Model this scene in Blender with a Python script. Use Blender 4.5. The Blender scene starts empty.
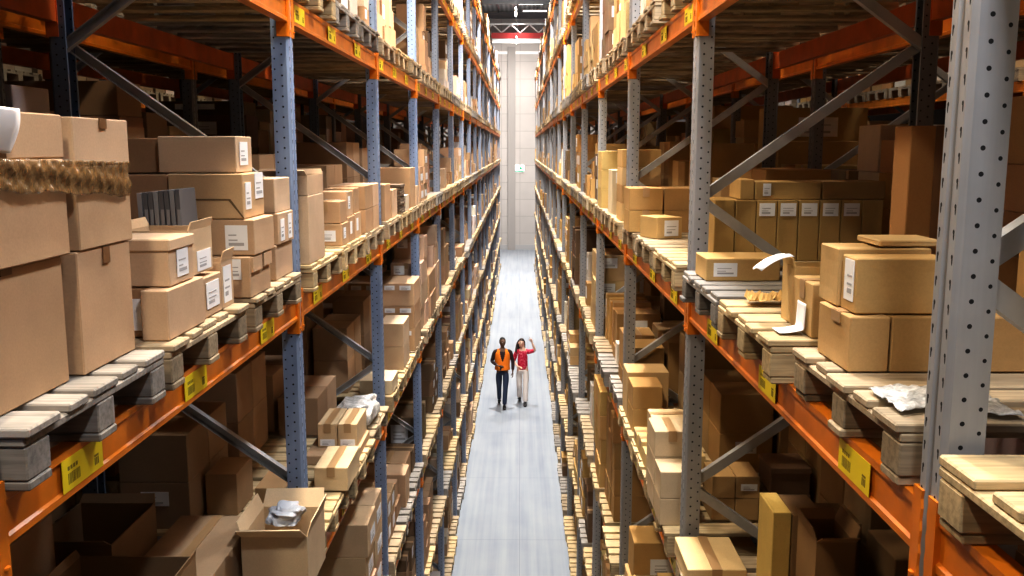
import bpy, bmesh, math, random
from mathutils import Vector, Matrix
from mathutils.bvhtree import BVHTree
C = bpy.context.scene.collection
S = bpy.context.scene
R = random.Random(11)
PI = math.pi

# ------------------------------------------------------------------ layout
H = 6.625                      # camera height
XL, XR = -1.126, 0.856         # aisle faces of the two racks
DEPTH = 1.17                   # frame depth
PITCH = 2.8                    # bay pitch along the aisle
Y0 = 1.86                      # first upright in front of the camera
NB = 18                        # bays per row
LV = 1.47                      # beam level pitch
def up_y(k): return Y0 + PITCH*k
def beam_top(n): return 5.88 + LV*n          # level 0 is at eye level, -4 is the floor
def deck_z(n): return beam_top(n) + 0.145
LEVELS = list(range(-4, 4))
FX = {'L': XL, 'R': XR}
SG = {'L': -1.0, 'R': 1.0}

# ------------------------------------------------------------------ materials
def nodes(name):
    m = bpy.data.materials.new(name); m.use_nodes = True
    nt = m.node_tree; b = nt.nodes['Principled BSDF']
    return m, nt, b
def N(nt, t, **kw):
    n = nt.nodes.new(t)
    for k, v in kw.items(): setattr(n, k, v)
    return n
def math_(nt, op, a, b=None, c=None):
    n = N(nt, 'ShaderNodeMath', operation=op)
    for i, v in enumerate((a, b, c)):
        if v is None: continue
        if isinstance(v, (int, float)): n.inputs[i].default_value = v
        else: nt.links.new(v, n.inputs[i])
    return n.outputs[0]
def mixc(nt, fac, a, b, mode='MIX'):
    n = N(nt, 'ShaderNodeMix', data_type='RGBA', blend_type=mode)
    for s, v in ((0, fac), (6, a), (7, b)):
        if isinstance(v, (int, float)): n.inputs[s].default_value = v
        elif isinstance(v, tuple): n.inputs[s].default_value = (*v, 1)
        else: nt.links.new(v, n.inputs[s])
    return n.outputs[2]
def ramp(nt, src, stops):
    n = N(nt, 'ShaderNodeValToRGB')
    e = n.color_ramp.elements
    while len(e) < len(stops): e.new(0.5)
    for i, (p, c) in enumerate(stops):
        e[i].position = p; e[i].color = (c, c, c, 1) if isinstance(c, (int, float)) else (*c, 1)
    nt.links.new(src, n.inputs[0]); return n.outputs[0]
def noise(nt, vec, scale, detail=3, rough=.55):
    n = N(nt, 'ShaderNodeTexNoise'); n.inputs['Scale'].default_value = scale
    n.inputs['Detail'].default_value = detail; n.inputs['Roughness'].default_value = rough
    if vec is not None: nt.links.new(vec, n.inputs['Vector'])
    return n.outputs['Fac']
def mapping(nt, vec, scale):
    n = N(nt, 'ShaderNodeMapping'); n.inputs['Scale'].default_value = scale
    nt.links.new(vec, n.inputs['Vector']); return n.outputs[0]
def plain(name, col, rough=.6, metal=0, emit=None, spec=.5, alpha=1):
    m, nt, b = nodes(name)
    b.inputs['Base Color'].default_value = (*col, 1)
    b.inputs['Roughness'].default_value = rough
    b.inputs['Metallic'].default_value = metal
    b.inputs['Specular IOR Level'].default_value = spec
    b.inputs['Alpha'].default_value = alpha
    if emit:
        b.inputs['Emission Color'].default_value = (*col, 1); b.inputs['Emission Strength'].default_value = emit
    return m
def objcolor(nt, attr=None):
    if attr:
        n = N(nt, 'ShaderNodeVertexColor', layer_name=attr); return n.outputs[0]
    return N(nt, 'ShaderNodeObjectInfo').outputs['Color']

def cardboard(name, attr=None):
    m, nt, b = nodes(name)
    base = objcolor(nt, attr)
    geo = N(nt, 'ShaderNodeNewGeometry')
    f1 = noise(nt, geo.outputs['Position'], 5, 3)
    f2 = noise(nt, mapping(nt, geo.outputs['Position'], (160, 160, 160)), 1, 2)
    k = math_(nt, 'MULTIPLY_ADD', f1, .34, .75)
    k = math_(nt, 'MULTIPLY_ADD', f2, .22, k)
    k = math_(nt, 'SUBTRACT', k, .03)
    col = mixc(nt, 1.0, base, N(nt, 'ShaderNodeCombineColor').outputs[0], 'MULTIPLY')
    cc = nt.nodes[-1] if False else [n for n in nt.nodes if n.bl_idname == 'ShaderNodeCombineColor'][0]
    for i in range(3): nt.links.new(k, cc.inputs[i])
    nt.links.new(col, b.inputs['Base Color'])
    b.inputs['Roughness'].default_value = .82
    b.inputs['Specular IOR Level'].default_value = .25
    return m
def wood(name, attr=None):
    m, nt, b = nodes(name)
    base = objcolor(nt, attr)
    tc = N(nt, 'ShaderNodeTexCoord')
    g = noise(nt, mapping(nt, tc.outputs['Object'], (3, 60, 60)), 1, 4, .65)
    g2 = noise(nt, tc.outputs['Object'], 6, 2)
    k = ramp(nt, g, [(.25, .55), (.55, 1.0), (.8, 1.15)])
    k2 = ramp(nt, g2, [(.3, .78), (.65, 1.1)])
    col = mixc(nt, 1.0, base, k, 'MULTIPLY'); col = mixc(nt, 1.0, col, k2, 'MULTIPLY')
    nt.links.new(col, b.inputs['Base Color']); b.inputs['Roughness'].default_value = .85
    b.inputs['Specular IOR Level'].default_value = .2
    return m
def steel_holes():
    m, nt, b = nodes('perforated_steel')
    base = objcolor(nt)
    tc = N(nt, 'ShaderNodeTexCoord')
    sx = N(nt, 'ShaderNodeSeparateXYZ'); nt.links.new(tc.outputs['Object'], sx.inputs[0])
    nx = N(nt, 'ShaderNodeSeparateXYZ'); nt.links.new(tc.outputs['Normal'], nx.inputs[0])
    t, y, z = sx.outputs
    zz = math_(nt, 'MULTIPLY', math_(nt, 'SUBTRACT', math_(nt, 'FRACT', math_(nt, 'MULTIPLY', z, 20.0)), .5), .05)
    zz2 = math_(nt, 'MULTIPLY', math_(nt, 'SUBTRACT', math_(nt, 'FRACT', math_(nt, 'MULTIPLY_ADD', z, 20.0, .4)), .5), .05)
    def disc(a, c, zc, ra, rz):
        d = math_(nt, 'DIVIDE', math_(nt, 'SUBTRACT', a, c), ra); e = math_(nt, 'DIVIDE', zc, rz)
        s = math_(nt, 'ADD', math_(nt, 'MULTIPLY', d, d), math_(nt, 'MULTIPLY', e, e))
        return math_(nt, 'LESS_THAN', s, 1.0)
    side = math_(nt, 'GREATER_THAN', math_(nt, 'ABSOLUTE', nx.outputs[1]), .9)
    front = math_(nt, 'GREATER_THAN', math_(nt, 'ABSOLUTE', nx.outputs[0]), .9)
    holes = math_(nt, 'MULTIPLY', side, math_(nt, 'MAXIMUM', disc(t, .036, zz, .0050, .0050), disc(t, .071, zz2, .0042, .0045)))
    ay = math_(nt, 'ABSOLUTE', y)
    slots = math_(nt, 'MULTIPLY', front, math_(nt, 'MAXIMUM', disc(ay, .032, zz2, .0030, .011), disc(ay, .031, math_(nt, 'SUBTRACT', zz2, .006), .0042, .005)))
    msk = math_(nt, 'MAXIMUM', holes, slots)
    n1 = noise(nt, tc.outputs['Object'], 9, 4)
    n2 = noise(nt, mapping(nt, tc.outputs['Object'], (70, 70, 3)), 1, 3)
    k = math_(nt, 'MULTIPLY_ADD', n1, .3, .74); k = math_(nt, 'MULTIPLY_ADD', n2, .2, k)
    kc = N(nt, 'ShaderNodeCombineColor')
    for i in range(3): nt.links.new(k, kc.inputs[i])
    col = mixc(nt, 1.0, base, kc.outputs[0], 'MULTIPLY')
    col = mixc(nt, msk, col, (.006, .006, .008))
    nt.links.new(col, b.inputs['Base Color'])
    nt.links.new(math_(nt, 'MULTIPLY_ADD', msk, .4, .48), b.inputs['Roughness'])
    nt.links.new(math_(nt, 'MULTIPLY_ADD', msk, -.35, .35), b.inputs['Metallic'])
    return m
def painted(name, metal=.0, rough=.35):
    m, nt, b = nodes(name)
    geo = N(nt, 'ShaderNodeNewGeometry')
    n1 = noise(nt, geo.outputs['Position'], 7, 4)
    k = ramp(nt, n1, [(.3, .78), (.65, 1.06)])
    col = mixc(nt, 1.0, objcolor(nt), k, 'MULTIPLY')
    nt.links.new(col, b.inputs['Base Color']); b.inputs['Roughness'].default_value = rough
    b.inputs['Metallic'].default_value = metal
    return m
def concrete():
    m, nt, b = nodes('polished_concrete')
    geo = N(nt, 'ShaderNodeNewGeometry')
    n1 = noise(nt, mapping(nt, geo.outputs['Position'], (3.0, .35, 1)), 1, 4)
    n2 = noise(nt, geo.outputs['Position'], 1.6, 5)
    n3 = noise(nt, mapping(nt, geo.outputs['Position'], (9, .12, 1)), 1, 3)
    k = math_(nt, 'MULTIPLY_ADD', n1, .35, math_(nt, 'MULTIPLY_ADD', n2, .25, math_(nt, 'MULTIPLY', n3, .4)))
    c = ramp(nt, k, [(.35, (.20, .23, .28)), (.5, (.265, .29, .33)), (.66, (.325, .345, .37))])
    br = N(nt, 'ShaderNodeTexBrick'); br.offset = 0
    br.inputs['Scale'].default_value = 1; br.inputs['Mortar Size'].default_value = .006
    br.inputs['Brick Width'].default_value = 1.1; br.inputs['Row Height'].default_value = 3.0
    br.inputs['Color1'].default_value = br.inputs['Color2'].default_value = (1, 1, 1, 1)
    br.inputs['Mortar'].default_value = (.72, .72, .74, 1)
    nt.links.new(geo.outputs['Position'], br.inputs['Vector'])
    c = mixc(nt, 1.0, c, br.outputs['Color'], 'MULTIPLY')
    nt.links.new(c, b.inputs['Base Color'])
    nt.links.new(math_(nt, 'MULTIPLY_ADD', n2, .25, .40), b.inputs['Roughness'])
    return m
def wall_panels():
    m, nt, b = nodes('pale_wall_panels')
    tc = N(nt, 'ShaderNodeTexCoord')
    sx = N(nt, 'ShaderNodeSeparateXYZ'); nt.links.new(tc.outputs['Object'], sx.inputs[0])
    cx = N(nt, 'ShaderNodeCombineXYZ'); nt.links.new(sx.outputs[0], cx.inputs[0]); nt.links.new(sx.outputs[2], cx.inputs[1])
    br = N(nt, 'ShaderNodeTexBrick'); br.offset = 0
    br.inputs['Scale'].default_value = 1; br.inputs['Mortar Size'].default_value = .02
    br.inputs['Brick Width'].default_value = 1.2; br.inputs['Row Height'].default_value = 1.1
    br.inputs['Color1'].default_value = (.50, .475, .46, 1); br.inputs['Color2'].default_value = (.53, .50, .485, 1)
    br.inputs['Mortar'].default_value = (.40, .38, .37, 1)
    nt.links.new(cx.outputs[0], br.inputs['Vector'])
    n1 = noise(nt, tc.outputs['Object'], .6, 3)
    c = mixc(nt, 1.0, br.outputs['Color'], ramp(nt, n1, [(.3, .9), (.7, 1.02)]), 'MULTIPLY')
    nt.links.new(c, b.inputs['Base Color']); b.inputs['Roughness'].default_value = .7
    return m
def film(name, col, alpha, rough=.2, sc=(20, 26, 9), bump=.6):
    m, nt, b = nodes(name)
    geo = N(nt, 'ShaderNodeNewGeometry')
    n1 = noise(nt, mapping(nt, geo.outputs['Position'], sc), 1, 4, .7)
    c = mixc(nt, ramp(nt, n1, [(.35, 0.), (.7, 1.)]), tuple(v*.45 for v in col), col)
    nt.links.new(c, b.inputs['Base Color']); b.inputs['Roughness'].default_value = rough
    nt.links.new(ramp(nt, n1, [(.3, alpha*.65), (.7, min(1, alpha*1.25))]), b.inputs['Alpha'])
    bp = N(nt, 'ShaderNodeBump'); bp.inputs['Strength'].default_value = bump; bp.inputs['Distance'].default_value = .02
    nt.links.new(n1, bp.inputs['Height']); nt.links.new(bp.outputs[0], b.inputs['Normal'])
    return m
def corrugated():
    m, nt, b = nodes('corrugated_roof_sheet')
    geo = N(nt, 'ShaderNodeNewGeometry')
    w = N(nt, 'ShaderNodeTexWave', bands_direction='X'); w.inputs['Scale'].default_value = 1.1
    nt.links.new(geo.outputs['Position'], w.inputs['Vector'])
    c = mixc(nt, w.outputs['Fac'], (.30, .31, .32), (.58, .59, .6))
    nt.links.new(c, b.inputs['Base Color']); b.inputs['Roughness'].default_value = .5
    return m
M = {
 'card': cardboard('cardboard'), 'card_far': cardboard('cardboard_far', 'tint'),
 'wood': wood('pallet_wood'), 'wood_far': wood('pallet_wood_far', 'tint'),
 'steel': steel_holes(), 'orange': painted('orange_beam_paint', 0, .33), 'brace': painted('galvanised_brace', .45, .42),
 'paint': painted('matt_paint', 0, .6),
 'floor': concrete(), 'wall': wall_panels(), 'roof': corrugated(),
 'tape': plain('brown_packing_tape', (.20, .105, .05), .3),
 'tape_pale': plain('buff_packing_tape', (.42, .27, .14), .32),
 'paper': plain('white_label_paper', (.80, .81, .84), .7),
 'ink': plain('black_ink', (.025, .022, .02), .8),
 'sticker_ink': plain('faded_sticker_ink', (.23, .17, .015), .7), 'print': plain('grey_label_print', (.38, .38, .40), .8),
 'yellow': plain('yellow_shelf_sticker', (.88, .70, .02), .45),
 'fold_dark': plain('dark_fold_line', (.16, .10, .05), .9),  # dark brown for the fold line drawn on a carton face
 'brown_film': film('brown_stretch_film', (.40, .235, .10), .68, .15, (40, 75, 13), .12),
 'clear_film': film('clear_stretch_film', (.75, .72, .70), .38),
 'white_film': film('white_plastic_film', (.85, .84, .83), .95, .3),
 'grey_folder': plain('grey_folder_board', (.13, .13, .14), .5),
 'pale_folder': plain('pale_folder_board', (.30, .305, .32), .5),
 'kraft': plain('crumpled_kraft_paper', (.62, .42, .17), .8),
 'dim_wall': plain('dim_side_wall', (.035, .024, .016), .9), 'column': plain('pale_column', (.36, .34, .33), .7),  # near-black side wall colour stands in for the gloom beyond the racks
 'bulb': plain('lamp_glow', (1, .97, .9), .5, emit=6),
 'tube': plain('strip_light_glow', (1, .98, .95), .5, emit=5),
 'sign': plain('lit_sign_face', (.90, .98, .93), .4, emit=4),
 'green': plain('sign_green', (.03, .42, .22), .5),
 'white_steel': plain('white_painted_steel', (.82, .82, .83), .5),
 'red_steel': plain('red_painted_steel', (.62, .06, .06), .5),
 'dark_steel': plain('dark_roof_steel', (.11, .11, .115), .6),
 'grey_steel': plain('grey_column_paint', (.42, .42, .43), .6),
}

# ------------------------------------------------------------------ mesh helpers
class MB:
    def __init__(s): s.v = []; s.f = []; s.m = []; s.c = []
    def add(s, vs, fs, mi=0, col=None):
        o = len(s.v); s.v += [tuple(p) for p in vs]
        for f in fs: s.f.append([i+o for i in f]); s.m.append(mi); s.c.append(col)
    def box(s, x0, x1, y0, y1, z0, z1, mi=0, col=None, rot=0, piv=None):
        vs = [(x, y, z) for z in (z0, z1) for y in (y0, y1) for x in (x0, x1)]
        if rot:
            px, py = piv or ((x0+x1)/2, (y0+y1)/2); c, n = math.cos(rot), math.sin(rot)
            vs = [(px+(x-px)*c-(y-py)*n, py+(x-px)*n+(y-py)*c, z) for x, y, z in vs]
        s.add(vs, [(0, 2, 3, 1), (4, 5, 7, 6), (0, 1, 5, 4), (2, 6, 7, 3), (0, 4, 6, 2), (1, 3, 7, 5)], mi, col)
    def bar(s, a, b, w, h, mi=0, up=(0, 1, 0)):
        a, b = Vector(a), Vector(b); d = (b-a).normalized(); u = Vector(up); u = (u - d*u.dot(d)).normalized(); n = d.cross(u)
        vs = [p + u*(i*w/2) + n*(j*h/2) for p in (a, b) for i, j in ((-1, -1), (1, -1), (1, 1), (-1, 1))]
        s.add(vs, [(3, 2, 1, 0), (4, 5, 6, 7), (0, 1, 5, 4), (1, 2, 6, 5), (2, 3, 7, 6), (3, 0, 4, 7)], mi)
    def tube(s, pts, rad, seg=10, mi=0, cap=True):
        rings = []; o = len(s.v); pts = [Vector(p) for p in pts]
        rr = rad if isinstance(rad, (list, tuple)) else [rad]*len(pts)
        for i, p in enumerate(pts):
            d = (pts[min(i+1, len(pts)-1)] - pts[max(i-1, 0)]).normalized()
            u = d.orthogonal().normalized() if i == 0 else (u - d*u.dot(d)).normalized()
            n = d.cross(u)
            rings.append([p + (u*math.cos(2*PI*k/seg) + n*math.sin(2*PI*k/seg))*rr[i] for k in range(seg)])
        vs = [q for r in rings for q in r]; fs = []
        for i in range(len(pts)-1):
            for k in range(seg):
                fs.append((i*seg+k, i*seg+(k+1) % seg, (i+1)*seg+(k+1) % seg, (i+1)*seg+k))
        if cap: fs += [tuple(range(seg))[::-1], tuple((len(pts)-1)*seg+k for k in range(seg))]
        s.add(vs, fs, mi)
    def lathe(s, prof, seg=20, c=(0, 0, 0), mi=0):
        vs = [(c[0]+r*math.cos(2*PI*k/seg), c[1]+r*math.sin(2*PI*k/seg), c[2]+z) for r, z in prof for k in range(seg)]
        fs = [(i*seg+k, i*seg+(k+1) % seg, (i+1)*seg+(k+1) % seg, (i+1)*seg+k) for i in range(len(prof)-1) for k in range(seg)]
        s.add(vs, fs, mi)
    def extrude_y(s, prof, y0, y1, mi=0):
        n = len(prof); vs = [(t, y, z) for y in (y0, y1) for t, z in prof]
        s.add(vs, [(k, (k+1) % n, n+(k+1) % n, n+k) for k in range(n)] + [tuple(range(n))[::-1], tuple(range(n, 2*n))], mi)
    def extrude_z(s, prof, z0, z1, mi=0):
        n = len(prof); vs = [(t, y, z) for z in (z0, z1) for t, y in prof]
        s.add(vs, [(k, (k+1) % n, n+(k+1) % n, n+k) for k in range(n)] + [tuple(range(n))[::-1], tuple(range(n, 2*n))], mi)
    def mesh(s, name, mats, smooth=False, tint=False, fix=True):
        me = bpy.data.meshes.new(name); me.from_pydata(s.v, [], s.f)
        for m in mats: me.materials.append(m)
        me.polygons.foreach_set('material_index', s.m)
        if tint:
            ca = me.color_attributes.new('tint', 'FLOAT_COLOR', 'CORNER'); buf = []
            for f, c in zip(s.f, s.c): buf += [*(c or (1, 1, 1)), 1.0]*len(f)
            ca.data.foreach_set('color', buf)
        if fix:
            bm = bmesh.new(); bm.from_mesh(me); bmesh.ops.recalc_face_normals(bm, faces=bm.faces); bm.to_mesh(me); bm.free()
        if smooth: me.polygons.foreach_set('use_smooth', [True]*len(me.polygons))
        me.update(); return me
def link(name, data, parent=None, loc=None, rz=0, color=None):
    o = bpy.data.objects.new(name, data); C.objects.link(o)
    if parent: o.parent = parent
    if loc is not None: o.location = loc
    if rz: o.rotation_euler = (0, 0, rz)
    if color: o.color = (*color, 1)
    return o
def tag(o, label=None, cat=None, group=None, kind=None):
    if label: o['label'] = label
    if cat: o['category'] = cat
    if group: o['group'] = group
    if kind: o['kind'] = kind
    return o
def bevel(me, w):
    bm = bmesh.new(); bm.from_mesh(me)
    bmesh.ops.bevel(bm, geom=list(bm.edges), offset=w, segments=1, affect='EDGES', profile=.5)
    bm.to_mesh(me); bm.free(); return me
def struct(name, mb, mats, **k):
    o = link(name, mb.mesh(name, mats, **k)); o['kind'] = 'structure'; return o

# ------------------------------------------------------------------ setting
WALL_Y = 60.7
mb = MB(); mb.box(-14, 14, -6, WALL_Y, -.3, 0); struct('floor', mb, [M['floor']])
mb = MB(); mb.box(-14, 14, WALL_Y, WALL_Y+.3, 0, 15.2); struct('wall_back', mb, [M['wall']])
mb = MB(); mb.box(-14.2, -14, -6, WALL_Y, 0, 15.2); struct('wall_left', mb, [M['dim_wall']])
mb = MB(); mb.box(14, 14.2, -6, WALL_Y, 0, 15.2); struct('wall_right', mb, [M['dim_wall']])
mb = MB(); mb.box(-14, 14, -6, WALL_Y, 15.2, 15.4); struct('ceiling', mb, [M['roof']])
mb = MB(); mb.box(-14, 14, WALL_Y-.04, WALL_Y, 0, .32); struct('baseboard_back', mb, [M['grey_steel']])
mb = MB(); mb.box(-.80, -.30, WALL_Y-.22, WALL_Y, .0, 13.0); struct('trim_1', mb, [M['column']])      # column on the end wall
mb = MB(); mb.box(-14, 14, WALL_Y-.10, WALL_Y, 12.55, 12.72); struct('trim_2', mb, [M['white_steel']])    # rail on the end wall
mb = MB(); mb.box(-14, 14, 57.0, 57.3, 12.86, 13.10); struct('trim_3', mb, [M['white_steel']])
mb = MB(); mb.box(-14, 14, 57.0, 57.25, 13.12, 13.44)
struct('trim_4', mb, [M['red_steel']])
mb = MB()
mb.bar((-14, 57.1, 13.96), (14, 57.1, 13.96), .08, .08)
for i in range(24):
    x = -13.2 + i*1.1; mb.bar((x, 57.1, 13.46), (x+.55, 57.1, 13.94), .06, .06); mb.bar((x+.55, 57.1, 13.94), (x+1.1, 57.1, 13.46), .06, .06)
struct('trim_5', mb, [M['white_steel']])
mb = MB()
for y in (53.5, 59.4): mb.box(-14, 14, y, y+.25, 14.6, 14.95)
for x in (-2.6, -1.4, -.2, 1.0, 2.2): mb.box(x, x+.08, -6, WALL_Y, 14.96, 15.2)
struct('trim_6', mb, [M['dark_steel']])

# ------------------------------------------------------------------ racks
BLUE, GREY = (.30, .395, .60), (.40, .41, .44)
ORANGE = (.72, .213, .014)
UP_PROF = [(.085, -.036), (.085, -.05), (.012, -.05), (0, -.040), (0, -.014), (.008, -.008), (.008, .008), (0, .014), (0, .040), (.012, .05), (.085, .05), (.085, .036),
           (.081, .036), (.081, .046), (.014, .046), (.004, .038), (.004, .016), (.012, .010), (.012, -.010), (.004, -.016), (.004, -.038), (.014, -.046), (.081, -.046), (.081, -.036)]
TOPZ = 11.0
mb = MB(); mb.extrude_z(UP_PROF, 0, TOPZ); mb.box(-.02, .11, -.07, .07, 0, .012)
UPRIGHT = mb.mesh('upright', [M['steel']])
BP = [(0, -.12), (0, -.103), (.007, -.097), (.007, -.026), (0, -.020), (0, 0), (.05, 0), (.05, -.12)]
mb = MB(); mb.extrude_y(BP, .05, PITCH-.05); BEAM = mb.mesh('beam', [M['orange']])
def connector_mesh(sy):
    mb = MB()
    prof = [(-.19, .014), (-.19, .050), (.03, .050), (.03, .014), (.010, .018), (-.010, .014), (-.04, .018), (-.06, .014), (-.09, .018), (-.11, .014), (-.14, .018), (-.16, .014)]
    n = len(prof); vs = [(t, sy*y, z) for t in (-.006, 0) for z, y in prof]
    mb.add(vs, [(k, (k+1) % n, n+(k+1) % n, n+k) for k in range(n)] + [tuple(range(n)), tuple(range(n, 2*n))])
    a, b = sorted((sy*.0505, sy*.056)); mb.box(-.006, .055, a, b, -.19, .03)
    mb.lathe([(0, .006), (.009, .006), (.009, 0)], 8, (-.006, sy*.035, -.165))
    return mb.mesh('beam_connector', [M['orange']])
CON_P, CON_M = connector_mesh(1), connector_mesh(-1)
def sticker_mesh():
    mb = MB(); mb.box(-.0015, 0, -.11, .11, -.042, .042, 0)
    r = random.Random(3); y = .020
    while y < .085:
        w = r.uniform(.002, .005); mb.box(-.0019, -.0015, y, y+w, -.026, .002, 1); y += w + r.uniform(.002, .004)
    for i in range(4): mb.box(-.0019, -.0015, .03+i*.014, .040+i*.014, .010, .020, 1)
    for i in range(3): mb.box(-.0019, -.0015, -.085+i*.009, -.079+i*.009, -.026, -.006, 1)
    mb.box(-.0019, -.0015, -.085, -.061, -.004, .002, 1)
    return mb.mesh('shelf_label', [M['yellow'], M['sticker_ink']])
STICK = sticker_mesh()
def brace_mesh(sgn):
    # local: x into the rack from the front face, z up; a channel from the front post to the back post
    mb = MB(); a = Vector((.045, 0, 0)); b = Vector((DEPTH-.045, 0, sgn*.77))
    d = (b-a).normalized(); n = Vector((-d.z, 0, d.x))
    def P(p, i, j): return p + n*i + Vector((0, j, 0))
    w, h, t = .024, .020, .004
    prof = [(-w, -h), (w, -h), (w, h), (w-t, h), (w-t, -h+t), (-w+t, -h+t), (-w+t, h), (-w, h)]
    k = len(prof); vs = [P(p, i, j) for p in (a, b) for i, j in prof]
    mb.add(vs, [(q, (q+1) % k, k+(q+1) % k, k+q) for q in range(k)] + [tuple(range(k)), tuple(range(k, 2*k))])
    return mb.mesh('diagonal_brace', [M['brace']])
BR_UP, BR_DN = brace_mesh(1), brace_mesh(-1)

OCC = MB()      # coarse boxes of everything, for working out what is in view
def rack(label, xf, s, k0, k1, col, levels, group, labels_on=True, near=100, zmax=TOPZ):
    """xf: x of the face nearest the aisle; s: +1 rack runs to +x. One rack row is one thing."""
    root = link('pallet_rack', None, loc=(xf, up_y(k0), 0)); tag(root, label, 'storage rack', group)
    base = up_y(k0)
    rz = 0 if s > 0 else PI
    parts = []
    for k in range(k0, k1+1):
        for rear in (0, 1):
            x = 0 if not rear else s*DEPTH
            c = col if k < 4 else tuple(.45*v+.55*g for v, g in zip(col, (.30, .31, .34)))  # far posts mixed towards grey in place of dimmer light
            if rear: c = tuple(v*.5 for v in c)  # shade inside the rack put into the rear posts' colour
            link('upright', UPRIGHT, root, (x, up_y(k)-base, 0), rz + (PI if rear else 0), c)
        OCC.box(min(xf, xf+s*.085), max(xf, xf+s*.085), up_y(k)-.05, up_y(k)+.05, 0, zmax, -1)
    # braces
    nb = 0; far = MB()
    order = sorted(((k, i) for k in range(k0, k1+1) for i in range(-3, 4)), key=lambda q: (q[0], abs(q[1])))
    for k, i in order:
        zf = 4.87 + 1.5*i
        for me, up in ((BR_UP, 1), (BR_DN, -1)):
            if zf + up*.77 > TOPZ or zf + up*.77 < .05: continue
            if nb < near:
                b = link('diagonal_brace', me, root, (0, up_y(k)-base + (.024 if up > 0 else -.024), zf), 0 if s > 0 else PI, (.50, .51, .53)); nb += 1
            else:
                y = up_y(k)-base
                far.bar((s*.05, y, zf), (s*(DEPTH-.05), y, zf+up*.77), .04, .048)
    if far.f:
        o = link('diagonal_brace', far.mesh('diagonal_brace', [M['brace']]), root, color=(.50, .51, .53)); o['kind'] = 'stuff'
    # beams, nearest first
    lst = sorted(((k, n, rear) for k in range(k0, k1) for n in levels for rear in (0, 1)), key=lambda q: (q[2]*3 + q[0] + .8*abs(q[1])))
    far = MB()
    for i, (k, n, rear) in enumerate(lst):
        z = beam_top(n); y = up_y(k)-base
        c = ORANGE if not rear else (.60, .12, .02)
        if i < near:
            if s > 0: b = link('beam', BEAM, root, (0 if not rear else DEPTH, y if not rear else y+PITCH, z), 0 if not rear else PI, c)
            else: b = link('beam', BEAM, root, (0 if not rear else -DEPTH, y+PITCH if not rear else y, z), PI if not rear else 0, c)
            if k < 8:
                link('beam_connector', CON_P, b, (0, 0, 0), 0, c); link('beam_connector', CON_M, b, (0, PITCH, 0), 0, c)
            if labels_on and not rear and k < 7:
                for f in ((.42, 1.26, 2.18) if n == 0 else (.2, 1.02, 1.9)):
                    yy = f if s > 0 else PITCH-f
                    link('shelf_label', STICK, b, (.0065, yy, -.061) if False else (-.0005, yy, -.060), 0)
        else:
            x0, x1 = sorted((0, s*.05)) if not rear else sorted((s*(DEPTH-.05), s*DEPTH))
            far.box(x0, x1, y+.04, y+PITCH-.04, z-.12, z)
            if k < 99 and not rear:
                for e in (y+.03, y+PITCH-.03): far.box(min(0, -s*.006), max(0, -s*.006), e-.018, e+.018, z-.19, z+.03)
        if not rear: OCC.box(min(xf, xf+s*.05), max(xf, xf+s*.05), up_y(k), up_y(k+1), z-.12, z, -1)
    if far.f:
        o = link('beam', far.mesh('beam', [M['orange']]), root, color=ORANGE); o['kind'] = 'stuff'
    return root
LB = [n for n in LEVELS if n > -4]
rack('long blue and orange pallet rack forming the left side of the aisle', XL, -1, -1, NB, BLUE, LB, 'pallet racks')
rack('long grey and orange pallet rack forming the right side of the aisle', XR, 1, -1, NB, GREY, LB, 'pallet racks')
X2L, X2R = XL-DEPTH-.28, XR+DEPTH+.28
for rt in ():
    pass
rack('shadowed pallet rack standing back to back behind the left rack', X2L, -1, 0, 9, (.16, .17, .2), [-2, -1, 0, 1, 2], 'pallet racks', False, 60)  # back racks' darker posts carry the shade in their colour
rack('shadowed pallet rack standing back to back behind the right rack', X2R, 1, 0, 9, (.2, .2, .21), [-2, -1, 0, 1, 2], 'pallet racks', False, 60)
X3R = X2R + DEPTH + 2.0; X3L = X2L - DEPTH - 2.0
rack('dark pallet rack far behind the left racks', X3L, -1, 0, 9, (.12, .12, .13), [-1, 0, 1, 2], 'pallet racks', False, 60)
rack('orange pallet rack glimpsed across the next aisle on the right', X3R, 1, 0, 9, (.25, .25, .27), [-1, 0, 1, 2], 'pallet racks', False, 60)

# ------------------------------------------------------------------ loads: specs first; shaded and dim cartons carry shade in their colour
BOX = []; PAL = []
CB_L = [(.50, .335, .20), (.46, .30, .18), (.55, .38, .245), (.43, .28, .165), (.58, .42, .29), (.40, .25, .15), (.52, .36, .23)]
CB_R = [(.50, .315, .125), (.45, .275, .11), (.54, .36, .16), (.40, .24, .10), (.56, .39, .20), (.36, .21, .085)]  # left greyer, right yellower: cool and warm light put into the card colour
PALE = [(.64, .56, .45), (.68, .62, .54), (.58, .52, .46)]
DARK = [(.16, .10, .06), (.20, .13, .075)]
def pal(side, n, y0, col=None, over=.056, w=.8, row=1, label=None):
    xf = FX[side] if row == 1 else ({'L': X2L, 'R': X2R}[side] if row == 2 else {'L': X3L, 'R': X3R}[side])
    s = SG[side]
    PAL.append(dict(side=side, n=n, x=xf + s*(.6-over), y=y0+w/2, w=w, z=beam_top(n)+.001, col=col, row=row, label=label, s=s))
WG, WY, WM = (.36, .33, .30), (.57, .445, .27), (.45, .36, .25)
def bx(side, n, y0, y1, xa, xb, z0, z1, col, feats=(), label=None, rot=0, row=1, bay=None, rear=False, tier=0, kind='cardboard_box'):
    xa, xb = sorted((xa, xb))
    b = dict(side=side, n=n, y0=y0, y1=y1, x0=xa, x1=xb, z0=z0, z1=z1, col=col, feats=list(feats), label=label, rot=rot, row=row, bay=bay, rear=rear, tier=tier, kind=kind, hits=0)
    BOX.append(b); return b

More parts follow.
